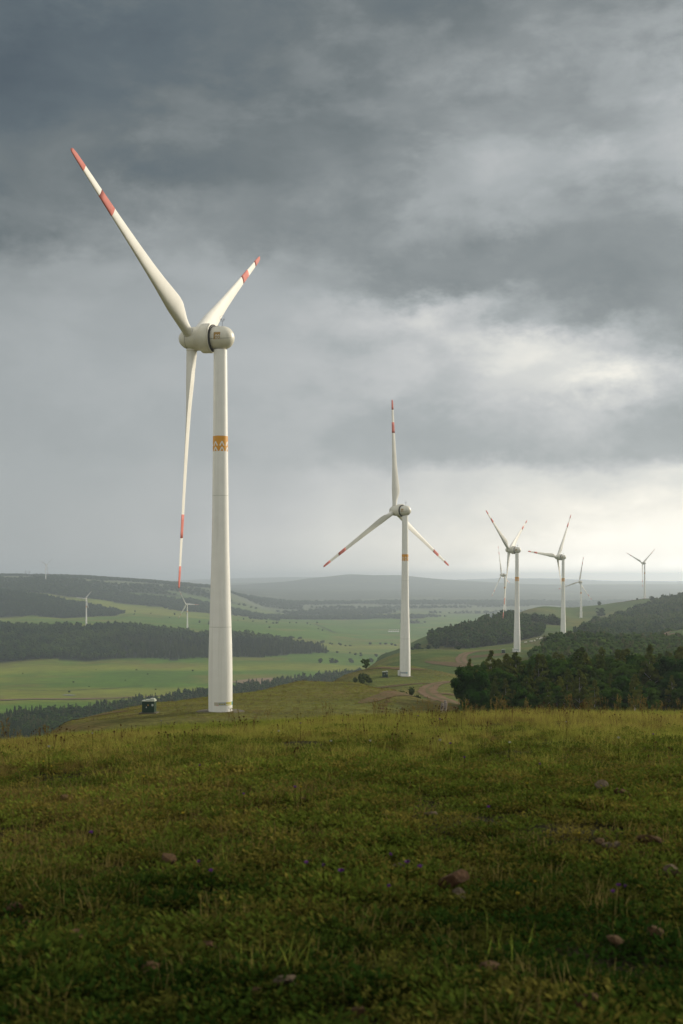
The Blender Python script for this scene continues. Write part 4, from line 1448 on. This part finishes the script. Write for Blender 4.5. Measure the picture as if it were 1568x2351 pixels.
# ------------------------------------------------------------------ single trees and bushes
def solitaries():
    rg = np.random.default_rng(81)
    def one(label, px, D, H, kind='broad', cat='tree', name=None, tint=.3, group=None, wide=1.0, base=10.0):
        add_tree(name or ('round_bush' if kind == 'bush' else 'lone_tree'), label, cat, group, gpt(px, D), kind, H, rg, tint, base, wide)
    one('low rounded bush in front of the second turbine mound', 832, 446, 6.4, 'bush', 'bush', tint=.2, base=3, wide=.85)
    one('small round-topped tree with pale forked trunk behind the low bush', 840, 494, 5.0, 'broad', tint=.9, wide=1.1)
    one('bush peeking over the meadow edge below the winding track', 936, 330, 9.5, 'bush', 'bush', tint=.3, base=3, wide=.55)
    one('pair-leader dark bush at the left end of the near wood', 1058, 190, 6.4, 'bush', 'bush', tint=0, base=3, wide=.62)
    one('dark round bush at the foot of the near wood beside the meadow', 1080, 186, 5.2, 'bush', 'bush', tint=.35, base=3, wide=.7)
    one('tall dark tree at the left corner of the near wood', 1086, 205, 10.4, 'broad', tint=0, wide=1.0)
    for i, (px, D, H) in enumerate(((735, 2260, 10), (762, 2270, 12), (771, 2275, 11), (806, 2300, 13), (852, 2330, 12), (872, 2330, 12))):
        one('round tree standing alone in the bright valley meadow', px, D, H, 'far', group='lone trees in the valley meadow', tint=.3, wide=1.3)
    one('dark round tree at the foot of the hill beyond the second turbine mound', 908, 1250, 13, 'far', tint=0, wide=1.25)
    for px, D, H in ((945, 1240, 8), (965, 1210, 9), (984, 1210, 6), (920, 1180, 6)):
        one('small tree on the grassy foot of the wooded hill', px, D, H, 'far', group='small trees at the hill foot', tint=.1, wide=1.2)
    for px, D, H in ((958, 1235, 11), (1002, 1190, 10.5), (1075, 1150, 9), (1095, 1145, 8)):
        one('broadleaf tree standing just below the wood on the hill', px, D, H, 'far', group='trees below the hill wood', tint=.2)
    one('large clump-like tree on the open far ridge left of the wooded flank', 1380, 1960, 17, 'far', tint=0, wide=1.5)
    one('small lone tree higher on the far ridge beside the sixth turbine', 1376, 2200, 11, 'far', tint=0)
    one('tree on the grass below the rightmost turbine', 1497, 2060, 12, 'far', tint=0)
    one('dark shrub right of the level-bladed turbine at the track', 1322, 1120, 6, 'far', tint=0, wide=1.4)
    one('bush on the slope above the winding track', 1052, 815, 3.2, 'far', tint=.1, wide=1.6)
    # shrubs along the valley ditches and scattered through the far fields
    for k in range(58):
        t = rg.random()
        if k < 34:
            px = 612 + 400 * t; D = 2920 + rg.normal() * 22 + (60 if rg.random() < .4 else 0)
            if 700 < px < 880 and rg.random() < .5: px -= 90
        else:
            px = 560 + 430 * t; D = 2480 + 130 * rg.random()
        add_tree('ditch_shrub', 'dark shrub along a ditch across the valley meadow', 'shrub', 'shrubs along the valley ditches', gpt(px, D), 'far', 4 + 3 * rg.random(), rg, .1, 10.0, 1.9)
    for k in range(34):
        px = 300 + 480 * rg.random(); D = 3450 + 900 * rg.random()
        if farwood(np.array([(px - CXP) / FPX * D]), np.array([D]))[0] or px < 430 and D < 3600: continue
        add_tree('field_tree', 'small hazy tree dotted over the far valley fields', 'tree', 'trees dotted over the far fields', gpt(px, D), 'far', 4 + 10 * rg.random() ** 2, rg, .1, 10.0, 1.0 + .8 * rg.random())
    for k in range(12):
        px = 40 + 520 * rg.random(); D = 1660 + 500 * rg.random()
        add_tree('low_scrub', 'tiny low shrub in the green field beyond the valley road', 'shrub', 'low shrubs in the green field', gpt(px, D), 'far', 1.5 + 1.5 * rg.random(), rg, .2, 10.0, 2.0)


solitaries()

# ------------------------------------------------------------------ camp, pylons, sheep, posts, pond
def yurts():
    rg = np.random.default_rng(91)
    for k in range(5):
        x, y, z = gpt(893 + 5.2 * k, 3700)
        root = empty('yurt', (x, y, z), rg.random())
        tag(root, 'white round tent in the front row of the camp beside the second tower', 'tent', 'white tents of the camp on the plain')
        mobj('wall', mesh_from_bm('yurt_wall', revolve([(-.3, 2.9), (2.2, 2.9)], 20), M_FELT), root)
        mobj('roof', mesh_from_bm('yurt_roof', revolve([(2.15, 3.1), (3.2, 1.2), (3.7, .5), (3.85, 0)], 20), M_FELT), root)
        bm_obj('door', box_bm(-.5, .5, -3.0, -2.85, 0, 1.8), M_DOOR, root)
    for k in range(5):
        x, y, z = gpt(895 + 5.0 * k, 3840)
        o = bm_obj('camp_shed', box_bm(-1.5, 1.5, -1.2, 1.2, 0, 2.2), M_FELT, None)
        o.location = (x, y, z)
        tag(o, 'small white shed in the back row of the camp beside the second tower', 'shed', 'white sheds of the camp on the plain')


def pylon(label, px, D, H=34):
    x, y, z = gpt(px, D)
    root = empty('power_pylon', (x, y, z), .4)
    tag(root, label, 'pylon', 'power pylons on the skyline')
    bm = bmesh.new()
    w = 3.2
    def wz(t): return w * (1 - t) + .5 * t
    for sx in (-1, 1):
        for sy in (-1, 1):
            tube((sx * w, sy * w, -1), (sx * .5, sy * .5, H), .28, .18, 4, bm)
    for k in range(8):
        t0, t1 = k / 8, (k + 1) / 8
        for s in (-1, 1):
            tube((-wz(t0), s * wz(t0), H * t0), (wz(t1), s * wz(t1), H * t1), .12, .12, 4, bm)
            tube((s * wz(t0), -wz(t0), H * t0), (s * wz(t1), wz(t1), H * t1), .12, .12, 4, bm)
    bm_obj('lattice_mast', bm, M_STEEL, root)
    for zz, l in ((.62, 7), (.76, 9), (.9, 6.5)):
        bm = bmesh.new()
        tube((-l, 0, H * zz), (l, 0, H * zz), .2, .2, 4, bm); tube((-l, 0, H * zz), (0, 0, H * zz + 2.6), .15, .15, 4, bm); tube((l, 0, H * zz), (0, 0, H * zz + 2.6), .15, .15, 4, bm)
        bm_obj('cross_arm', bm, M_STEEL, root)


yurts()
pylon('faint lattice pylon on the skyline, left of the pair', 59, 5600, 36)
pylon('faint lattice pylon on the skyline, right of the pair', 67, 5700, 33)


def sheep_mesh():
    bm = bmesh.new()
    bmesh.ops.create_icosphere(bm, subdivisions=2, radius=.5)
    for v in bm.verts: v.co = Vector((v.co.x * 1.25, v.co.y * .72, v.co.z * .72 + .72))
    me = mesh_from_bm('fleece', bm, M_WOOL)
    bm = bmesh.new()
    bmesh.ops.create_icosphere(bm, subdivisions=1, radius=.16)
    for v in bm.verts: v.co = Vector((v.co.x * 1.5 + .72, v.co.y, v.co.z + .72))
    for sx in (-.38, .38):
        for sy in (-.18, .18): tube((sx, sy, .5), (sx, sy, 0), .07, .05, 6, bm)
    return me, mesh_from_bm('head_and_legs', bm, M_BARK)


def sheep():
    rg = np.random.default_rng(95)
    a, b = sheep_mesh()
    spots = [(1205, 905), (1208, 908), (1216, 918), (1220, 920), (1222, 924), (1226, 930), (1238, 955), (1243, 960), (1246, 962), (1234, 1000), (1240, 1010), (1250, 1060), (1243, 1080), (1228, 925)]
    for px, D in spots:
        root = empty('sheep', gpt(px + rg.normal(), D + rg.normal() * 4), rg.random() * 6.28)
        root.scale = (1.3,) * 3
        tag(root, 'pale sheep grazing between the hill wood and the cabinet with the lit side', 'sheep', 'sheep on the slope by the hill wood')
        mobj('body', a, root); mobj('head', b, root)


sheep()


def posts():
    for i, (px, D, h, lean, lab) in enumerate(((1010, 30, .30, .10, 'short weathered stake at the meadow edge, leftmost of three'), (1016, 31, .34, .16, 'leaning weathered stake at the meadow edge, middle of three'), (1021, 31.5, .42, .02, 'tallest weathered stake of three at the meadow edge, below the track'))):
        x, y, z = gpt(px, D)
        o = bm_obj('fence_stake', tube((0, 0, -.3), (lean * .6, 0, h), .045, .035, 7), M_WOOD)
        o.location = (x, y, z)
        tag(o, lab, 'fence stake', 'stakes of an old fence')


posts()


def pond():
    m, nt, N, L, P = new_mat('still_water')
    P.inputs['Base Color'].default_value = (.02, .025, .03, 1); P.inputs['Roughness'].default_value = .06; P.inputs['Specular IOR Level'].default_value = .8
    o = patch('pond_water', 158, 1640, 16, 9, m, 33, 0, .25)


pond()

# ------------------------------------------------------------------ stones
def stone_mat(name, a, b):
    m, nt, N, L, P = new_mat(name)
    tc = N.new('ShaderNodeTexCoord')
    def nz(sc, det, ro):
        n = N.new('ShaderNodeTexNoise'); n.inputs['Scale'].default_value = sc; n.inputs['Detail'].default_value = det; n.inputs['Roughness'].default_value = ro
        L.new(tc.outputs['Object'], n.inputs['Vector']); return n.outputs['Fac']
    n1, n2 = nz(2.2, 10, .72), nz(5.0, 6, .6)
    r = N.new('ShaderNodeValToRGB'); e = r.color_ramp.elements
    e[0].position = .36; e[0].color = tuple(a) + (1,); e[1].position = .64; e[1].color = tuple(b) + (1,)
    L.new(n1, r.inputs[0])
    li = N.new('ShaderNodeMapRange'); li.inputs[1].default_value = .58; li.inputs[2].default_value = .66; L.new(n2, li.inputs[0])     # lichen
    mx = N.new('ShaderNodeMix'); mx.data_type = 'RGBA'
    f = N.new('ShaderNodeMath'); f.operation = 'MULTIPLY'; f.inputs[1].default_value = .55; L.new(li.outputs[0], f.inputs[0])
    L.new(f.outputs[0], mx.inputs[0]); L.new(r.outputs[0], mx.inputs[6]); mx.inputs[7].default_value = (.10, .095, .06, 1)
    L.new(mx.outputs[2], P.inputs['Base Color'])
    P.inputs['Roughness'].default_value = .92; P.inputs['Specular IOR Level'].default_value = .1
    bp = N.new('ShaderNodeBump'); bp.inputs['Strength'].default_value = 1.0; bp.inputs['Distance'].default_value = .12
    L.new(n1, bp.inputs['Height']); L.new(bp.outputs[0], P.inputs['Normal'])
    return m


M_ST = [stone_mat('red_sandstone', (.080, .042, .020), (.165, .092, .048)), stone_mat('grey_stone', (.105, .078, .050), (.230, .175, .115)), stone_mat('ochre_stone', (.105, .064, .030), (.190, .118, .058))]


def stone_mesh(seed, mat):
    rg = np.random.default_rng(seed)
    bm = bmesh.new()
    bmesh.ops.create_icosphere(bm, subdivisions=3, radius=1)
    planes = [(Vector(rg.normal(size=3)).normalized(), .42 + .40 * rg.random()) for _ in range(14)]
    for v in bm.verts:
        p = v.co.copy()
        for n, d in planes:
            e = p.dot(n) - d
            if e > 0: p -= n * e
        p *= 1 + .06 * math.sin(7 * p.x + seed) * math.cos(6 * p.y + 3 * p.z)
        v.co = Vector((p.x, p.y * .8, p.z * .5))
    return mesh_from_bm('stone', bm, mat, smooth=False)


def D_near(px, py):
    """distance at which the meadow shows at a picture height"""
    c = float(cof(px)); s = (py - HZP) / FPX
    disc = s * s - 4 * 1.6 * c
    return (s - math.sqrt(max(0, disc))) / (2 * c)


STONES = []


def stones():
    spots = [  # picture px, py, width px, material, label
        (34, 2098, 40, 0, 'reddish flat stone at the left edge of the meadow'),
        (62, 2128, 26, 2, 'small ochre stone just below the reddish one at the left edge'),
        (384, 1981, 36, 2, 'ochre stone half hidden in grass left of centre'),
        (913, 1998, 32, 1, 'upright grey stone near the middle of the foreground'),
        (1035, 2043, 66, 0, 'large dark red stone right of the middle foreground'),
        (1052, 2068, 44, 1, 'flat grey stone in front of the large dark red one'),
        (1405, 1955, 36, 1, 'pale stone on the right side of the meadow'),
        (1378, 1948, 26, 2, 'small ochre stone beside the pale stone at right'),
        (1492, 1946, 46, 2, 'ochre stone close to the right edge'),
        (1380, 1820, 34, 1, 'flat pinkish stone in the taller grass at right'),
        (1432, 1843, 34, 0, 'dark red stone below the flat pinkish one at right'),
        (1545, 2010, 50, 1, 'low brown stone cut by the right edge'),
        (660, 2278, 62, 1, 'long pale stone at the bottom centre'),
        (588, 2300, 30, 2, 'small sharp stone left of the long pale stone'),
        (1342, 2328, 60, 0, 'dark red stone at the bottom right'),
        (345, 2246, 44, 2, 'brown stone sunk in grass at the bottom left'),
        (822, 2343, 30, 2, 'small stone at the very bottom centre'),
        (155, 1838, 30, 2, 'flat rusty stone in the left meadow'),
        (1410, 2170, 40, 2, 'brown stone under grass at lower right'),
        (1500, 2150, 46, 2, 'weathered brown stone near the right edge, lower down'),
        (700, 1860, 18, 2, 'tiny rusty stone in the centre of the meadow'),
        (990, 1895, 26, 1, 'small pale stone in the centre right of the meadow'),
        (180, 2160, 44, 2, 'half-buried brown stone in the lower left meadow'),
        (480, 2190, 40, 0, 'reddish half-buried stone left of the bottom centre'),
        (1120, 2240, 46, 2, 'brown half-buried stone right of the bottom centre'),
    ]
    MS = [stone_mesh(600 + i, M_ST[i % 3]) for i in range(9)]
    rg = np.random.default_rng(97)
    for i, (px, py, w, mi, lab) in enumerate(spots):
        D = D_near(px, py)
        x = (px - CXP) / FPX * D
        r = w / FPX * D / 2 * 1.4
        o = mobj('stone', MS[mi + 3 * (i % 3)], None, (x, D, float(ground(x, D)) + r * .36 + .045), (rg.normal() * .2, rg.normal() * .2, rg.random() * 6.28))
        o.scale = (r, r, r * 1.0)
        tag(o, lab, 'stone', 'stones in the meadow')
        STONES.append((x, D, r))
    # loose rubble on the eroded edge of the knoll, too many and too small to tell apart
    pts = []
    for k in range(200):
        t = rg.random()
        px, D = 908 - 32 * t + rg.normal() * 4, 262 - 46 * t + rg.normal() * 2.5
        pts.append(gpt(px, D))
    P = np.array(pts)
    s = .12 + .26 * rg.random(len(P)) ** 2
    coll = proto_collection('rubble_stone', [MS[0], MS[2], MS[3], MS[5]])
    scatter('rubble', P, rg.random(len(P)) * 6.28, None, np.stack([s, s, s], 1), rg.integers(0, 4, len(P)), np.zeros(len(P)), coll, 'reddish rubble along the eroded edge of the knoll')


stones()

# ------------------------------------------------------------------ meadow plants
def blade_strip(V, F, S, base, d, h, w, bend, segs, sh0, sh1):
    """one tapering blade leaning in direction d"""
    side = np.array([-d[1], d[0], 0]); i0 = len(V)
    for k in range(segs + 1):
        t = k / segs
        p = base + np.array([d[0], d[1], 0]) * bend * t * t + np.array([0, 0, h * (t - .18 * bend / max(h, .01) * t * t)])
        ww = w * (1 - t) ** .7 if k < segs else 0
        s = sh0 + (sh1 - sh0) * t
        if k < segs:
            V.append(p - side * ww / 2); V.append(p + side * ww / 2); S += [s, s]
        else:
            V.append(p); S.append(s)
    for k in range(segs - 1):
        a = i0 + 2 * k
        F.append((a, a + 1, a + 3, a + 2))
    a = i0 + 2 * (segs - 1)
    F.append((a, a + 1, a + 2, a + 2))


def tuft(seed, n, hr, spread, w, mat, bend=.5, segs=3, hue=.25):
    rg = np.random.default_rng(seed)
    V, F, S = [], [], []
    for i in range(n):
        a = rg.random() * 6.283; q = spread * rg.random() ** .6
        b = np.array([q * math.cos(a), q * math.sin(a), -.02])
        a2 = a + rg.normal() * .9
        h = hr[0] + (hr[1] - hr[0]) * rg.random()
        br = 1 + hue * rg.normal() * .6
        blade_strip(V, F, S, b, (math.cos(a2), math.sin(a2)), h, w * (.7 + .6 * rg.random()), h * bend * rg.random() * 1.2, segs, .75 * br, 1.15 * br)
    return finish(V, F, S, mat, 'tuft')


def finish(V, F, S, mat, nm):
    V = np.array(V); S = np.clip(np.array(S), .2, 2)
    tri = np.array([f[:3] for f in F if f[2] == f[3]]); quad = np.array([f for f in F if f[2] != f[3]])
    return np_mesh(nm, V, [x for x in (quad, tri) if len(x)], [mat], colors=np.repeat(S[:, None], 3, 1))


def herb(seed, n, rad, leaf, mat):
    """low cushion of small oval leaves"""
    rg = np.random.default_rng(seed)
    V, F, S = [], [], []
    for i in range(n):
        a = rg.random() * 6.283; q = rad * rg.random() ** .6
        p = np.array([q * math.cos(a), q * math.sin(a), .015 + .085 * rg.random() * (1 - q / rad * .6)])
        d = np.array([math.cos(a + rg.normal()), math.sin(a + rg.normal()), .15 + .7 * rg.random()]); d /= np.linalg.norm(d)
        s = np.cross(d, [0, 0, 1]); s /= np.linalg.norm(s)
        l = leaf * (.6 + .8 * rg.random()); i0 = len(V)
        V += [p - d * l * .1, p + d * l * .45 + s * l * .3, p + d * l, p + d * l * .45 - s * l * .3]
        v = .7 + .6 * rg.random(); S += [v * .8, v, v * 1.1, v]
        F.append((i0, i0 + 1, i0 + 2, i0 + 3))
    return finish(V, F, S, mat, 'herb')


def seed_stems(seed, n, hr, head, mat_h, feather=False):
    """thin stalks with dark heads: two materials in one mesh"""
    rg = np.random.default_rng(seed)
    V, F, S, MI = [], [], [], []
    for i in range(n):
        a = rg.random() * 6.283; q = .16 * rg.random()
        b = np.array([q * math.cos(a), q * math.sin(a), 0.]); h = hr[0] + (hr[1] - hr[0]) * rg.random()
        ln = (rg.normal() * .10 * h, rg.normal() * .10 * h)
        top = b + np.array([ln[0], ln[1], h]); w = .0035
        for sd in (np.array([w, 0, 0]), np.array([0, w, 0])):
            i0 = len(V); V += [b - sd, b + sd, top + sd * .7, top - sd * .7]; S += [.9] * 4; F.append((i0, i0 + 1, i0 + 2, i0 + 3)); MI.append(0)
        hl, hw = head[0] * (.7 + .6 * rg.random()), head[1] * (.7 + .6 * rg.random())
        if feather:
            for k in range(9):
                t = k / 8; p = top - np.array([ln[0], ln[1], h]) * (.30 * (1 - t)); d = rg.normal(size=3); d[2] = abs(d[2]) + .6; d /= np.linalg.norm(d)
                s = np.cross(d, rg.normal(size=3)); s /= np.linalg.norm(s); i0 = len(V)
                V += [p - s * hw * .5, p + d * hl * .4 + s * hw, p + d * hl, p + d * hl * .4 - s * hw]; S += [1.] * 4; F.append((i0, i0 + 1, i0 + 2, i0 + 3)); MI.append(1)
        else:
            for k in range(3):
                an = k * math.pi / 3; s = np.array([math.cos(an), math.sin(an), 0]) * hw; i0 = len(V)
                V += [top + np.array([0, 0, -hl * .5]), top + s, top + np.array([0, 0, hl * .6]), top - s]; S += [1.] * 4; F.append((i0, i0 + 1, i0 + 2, i0 + 3)); MI.append(1)
    me = np_mesh('stems', np.array(V), np.array(F), [M_DRY, mat_h], colors=np.repeat(np.array(S)[:, None], 3, 1), mat_idx=MI)
    return me


def meadow():
    protos = []
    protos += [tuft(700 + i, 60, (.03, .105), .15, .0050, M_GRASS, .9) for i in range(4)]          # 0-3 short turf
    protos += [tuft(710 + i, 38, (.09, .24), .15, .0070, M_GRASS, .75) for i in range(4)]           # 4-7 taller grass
    protos += [tuft(720 + i, 30, (.06, .20), .15, .0060, M_DRY, .7) for i in range(3)]             # 8-10 dry
    protos += [herb(730 + i, 130, .17, .026, M_HERB) for i in range(2)] + [herb(735 + i, 130, .15, .022, M_MOSS) for i in range(2)]   # 11-14 herbs
    protos += [seed_stems(740 + i, 4, (.16, .36), (.030, .012), M_SEED) for i in range(3)]         # 15-17 dark heads
    protos += [seed_stems(750 + i, 5, (.32, .66), (.05, .008), M_DRY, True) for i in range(3)]     # 18-20 feathery grass
    coll = proto_collection('meadow_plant', protos)
    rg = np.random.default_rng(101)
    bands = [(1.6, 5, 190), (5, 8, 170), (8, 12, 140), (12, 18, 95), (18, 26, 62), (26, 40, 38), (40, 62, 9)]
    X, Y = [], []
    for d0, d1, den in bands:
        A = .37 * (d1 ** 2 - d0 ** 2) + 5.0 * (d1 - d0)
        n = int(A * den)
        y = np.sqrt(d0 ** 2 + (d1 ** 2 - d0 ** 2) * rg.random(n)); x = (rg.random(n) - .5) * (.74 * y + 5.0)
        X.append(x); Y.append(y)
    x, y = np.concatenate(X), np.concatenate(Y)
    n = len(x)
    print('meadow plants', n)
    n1 = fbm(x / 1.3, y / 1.3, 201); n2 = fbm(x / 4.0, y / 4.0, 202); n3 = fbm(x / .6, y / .6, 203)
    far = sst(8, 21, y)
    # chances of each habit shift from low herbs among stones to tall seeding grass
    p_herb = .62 * (1 - far) + .04 + .25 * (n1 < .40) * (1 - far * .7)
    p_dry = .05 + .42 * sst(.50, .64, n2) + .03 * far
    p_tall = .003 + .50 * far * sst(9, 15, y)
    p_seed = .045 * far * far * sst(.4, .6, n2) * (1 - .65 * sst(22, 27, y))
    p_feat = .0018 * far * far + .028 * sst(26, 31, y) * (x / y > .05)
    p_short = np.maximum(.1, 1 - p_herb - p_dry - p_tall - p_seed - p_feat)
    W = np.stack([p_short, p_tall, p_dry, p_herb, p_seed, p_feat], 1); W /= W.sum(1)[:, None]
    u = rg.random(n); c = np.cumsum(W, 1)
    hab = (u[:, None] > c).sum(1).clip(0, 5)
    lo = np.array([0, 4, 8, 11, 15, 18])[hab]; cnt = np.array([4, 4, 3, 4, 3, 3])[hab]
    kind = lo + (rg.random(n) * cnt).astype(int)
    s = (.65 + .6 * rg.random(n)) * (.72 + .7 * n1) * (.85 - .18 * far)
    s = np.where((hab == 3), s * 1.15, s)
    # gaps: bare dark hollows close to the camera
    keep = ~((n3 * .5 + n1 * .5 < .39) & (y < 18) & (rg.random(n) < .75))
    for sx, sy, sr in STONES:                 # nothing grows through a stone, and little right in front of it
        keep &= ~((np.hypot(x - sx, y - sy) < sr * .9) | ((np.abs(x - sx) < sr * .8) & (y < sy) & (y > sy - sr - .22) & (hab != 3)))
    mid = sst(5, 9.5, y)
    tint = np.clip(.06 + 1.6 * (n2 - .42) + 1.1 * (n1 - .45) + .40 * (rg.random(n) - .5) + .40 * mid + .12 * far - .30 * sst(19, 28, y), 0, 1)  # patchy plant tones; foreground shade painted in by lower tint near the camera
    P = np.stack([x, y, ground(x, y) - .01], 1)
    lean = (rg.normal(size=n) * .12 + .02, rg.normal(size=n) * .12 + .10)
    scl = np.stack([s * (1 + .25 * far), s * (1 + .25 * far), s], 1)
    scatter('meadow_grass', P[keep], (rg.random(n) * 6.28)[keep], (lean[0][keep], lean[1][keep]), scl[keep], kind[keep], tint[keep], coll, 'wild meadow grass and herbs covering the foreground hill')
    # coarse grass on the knolls beyond
    X, Y = [], []
    for poly, den in ((((150, 203), (500, 196), (900, 210), (915, 262), (820, 282), (690, 284), (540, 258), (340, 244)), 2.2), (((740, 440), (880, 420), (1040, 400), (1060, 470), (1000, 505), (870, 515), (760, 500)), .8), (((1060, 180), (1568, 170), (1568, 215), (1060, 205)), .9)):
        Pp = np.array(poly, float); Xc = (Pp[:, 0] - CXP) / FPX * Pp[:, 1]
        A = (Xc.max() - Xc.min()) * (Pp[:, 1].max() - Pp[:, 1].min()); m = int(A * den)
        a = Xc.min() + rg.random(m) * (Xc.max() - Xc.min()); b = Pp[:, 1].min() + rg.random(m) * (Pp[:, 1].max() - Pp[:, 1].min())
        ok = inpoly(CXP + FPX * a / b, b, poly); X.append(a[ok]); Y.append(b[ok])
    x, y = np.concatenate(X), np.concatenate(Y)
    base = np.array([on_ground(p, 0, d)[:2] for p, d in ((506, 208.6), (340, 207.8), (930, 470.4), (884, 462.8))])
    dist = np.min(np.hypot(x[:, None] - base[None, :, 0], y[:, None] - base[None, :, 1]), 1)
    ok = dist > np.where(rg.random(len(dist)) < .4, 2.5, 3.9)
    x, y = x[ok], y[ok]; n = len(x)
    print('knoll tufts', n)
    P = np.stack([x, y, ground(x, y) - .02], 1); s = (1.2 + .9 * rg.random(n))
    kind = np.where(rg.random(n) < .62, rg.integers(0, 8, n), np.where(rg.random(n) < .75, rg.integers(8, 11, n), rg.integers(15, 18, n)))
    scatter('knoll_grass', P, rg.random(n) * 6.28, None, np.stack([s * 1.6, s * 1.6, s * .8], 1), kind, np.clip(fbm(x / 9, y / 4, 33) * 1.3 - .1, 0, 1), coll, 'coarse grass on the knolls around the turbines')


meadow()


def flowers():
    rg = np.random.default_rng(111)
    def fm(name, c):
        return paint(name, c, .8, .15, 20, spec=.1)
    M = {'purple': fm('purple_petals', (.10, .025, .15)), 'white': fm('white_petals', (.36, .36, .28)), 'yellow': fm('yellow_petals', (.36, .28, .03))}
    head = {}
    for k in M:
        bm = bmesh.new()
        for j in range(14):
            d = Vector(rg.normal(size=3)).normalized(); d.z = abs(d.z) * .8 + .1
            s = d.orthogonal().normalized() * .35
            a = [bm.verts.new(p) for p in (Vector((0, 0, 0)), d * .6 + s, d, d * .6 - s)]
            bm.faces.new(a)
        bmesh.ops.create_icosphere(bm, subdivisions=1, radius=.45)
        head[k] = mesh_from_bm('petals', bm, M[k], smooth=False)
    stem = mesh_from_bm('stem', tube((0, 0, -1), (0, 0, .0), .008, .007, 5), M_GRASS, smooth=False)
    spots = {'purple': [(210, 2002), (458, 1838), (678, 1892), (1034, 1783), (1122, 1950), (704, 2072), (742, 2078), (783, 2090), (898, 2070), (935, 2081), (965, 2090), (893, 2146), (1435, 2142), (1420, 2130), (1408, 2132), (1066, 1808), (560, 1905), (1240, 1832), (455, 2076), (1500, 1752), (690, 1724), (1010, 1712), (485, 2084), (960, 1700)],
             'white': [(212, 1764), (112, 1795), (370, 1720), (640, 1740), (920, 1690), (1170, 1770), (760, 1758), (1300, 1716), (850, 1778), (1010, 1760), (1420, 1764)],
             'yellow': [(100, 1816), (118, 1822), (1252, 1900), (1210, 1892), (930, 1640 + 60), (1105, 1700), (1228, 2110), (1188, 2160), (690, 1896), (420, 1960), (330, 1868), (1330, 2004), (1060, 1690)]}
    for k, lst in spots.items():
        for px, py in lst:
            D = D_near(px, py - 12)
            x = (px - CXP) / FPX * D; h = .16 + .06 * rg.random() + .006 * D
            root = empty('wild_flower', (x, D, float(ground(x, D))), rg.random() * 6.28)
            tag(root, '%s wild flower head among the meadow grass' % k, 'flower', '%s flowers in the meadow' % k)
            s = (.011 + .005 * rg.random()) * (1 + .02 * D) * (.8 if k == 'yellow' else 1)
            p = mobj('petals', head[k], root, (0, 0, h)); p.scale = (s, s, s)
            q = mobj('stem', stem, root, (0, 0, h)); q.scale = (.25, .25, h)


flowers()

# ------------------------------------------------------------------ haze: even rain-damp air over hills and valley
def haze():
    o = bm_obj('haze', box_bm(-24000, 24000, -3000, 24500, -230, 135), M_DARK)
    m = bpy.data.materials.new('haze_air'); m.use_nodes = True
    N, L = m.node_tree.nodes, m.node_tree.links
    N.clear()
    out = N.new('ShaderNodeOutputMaterial'); v = N.new('ShaderNodeVolumePrincipled')
    v.inputs['Color'].default_value = (.79, .90, 1.0, 1)
    v.inputs['Density'].default_value = 1.0e-4
    v.inputs['Anisotropy'].default_value = .5
    L.new(v.outputs[0], out.inputs['Volume'])
    o.data.materials.clear(); o.data.materials.append(m)
    tag(o, kind='stuff')


haze()
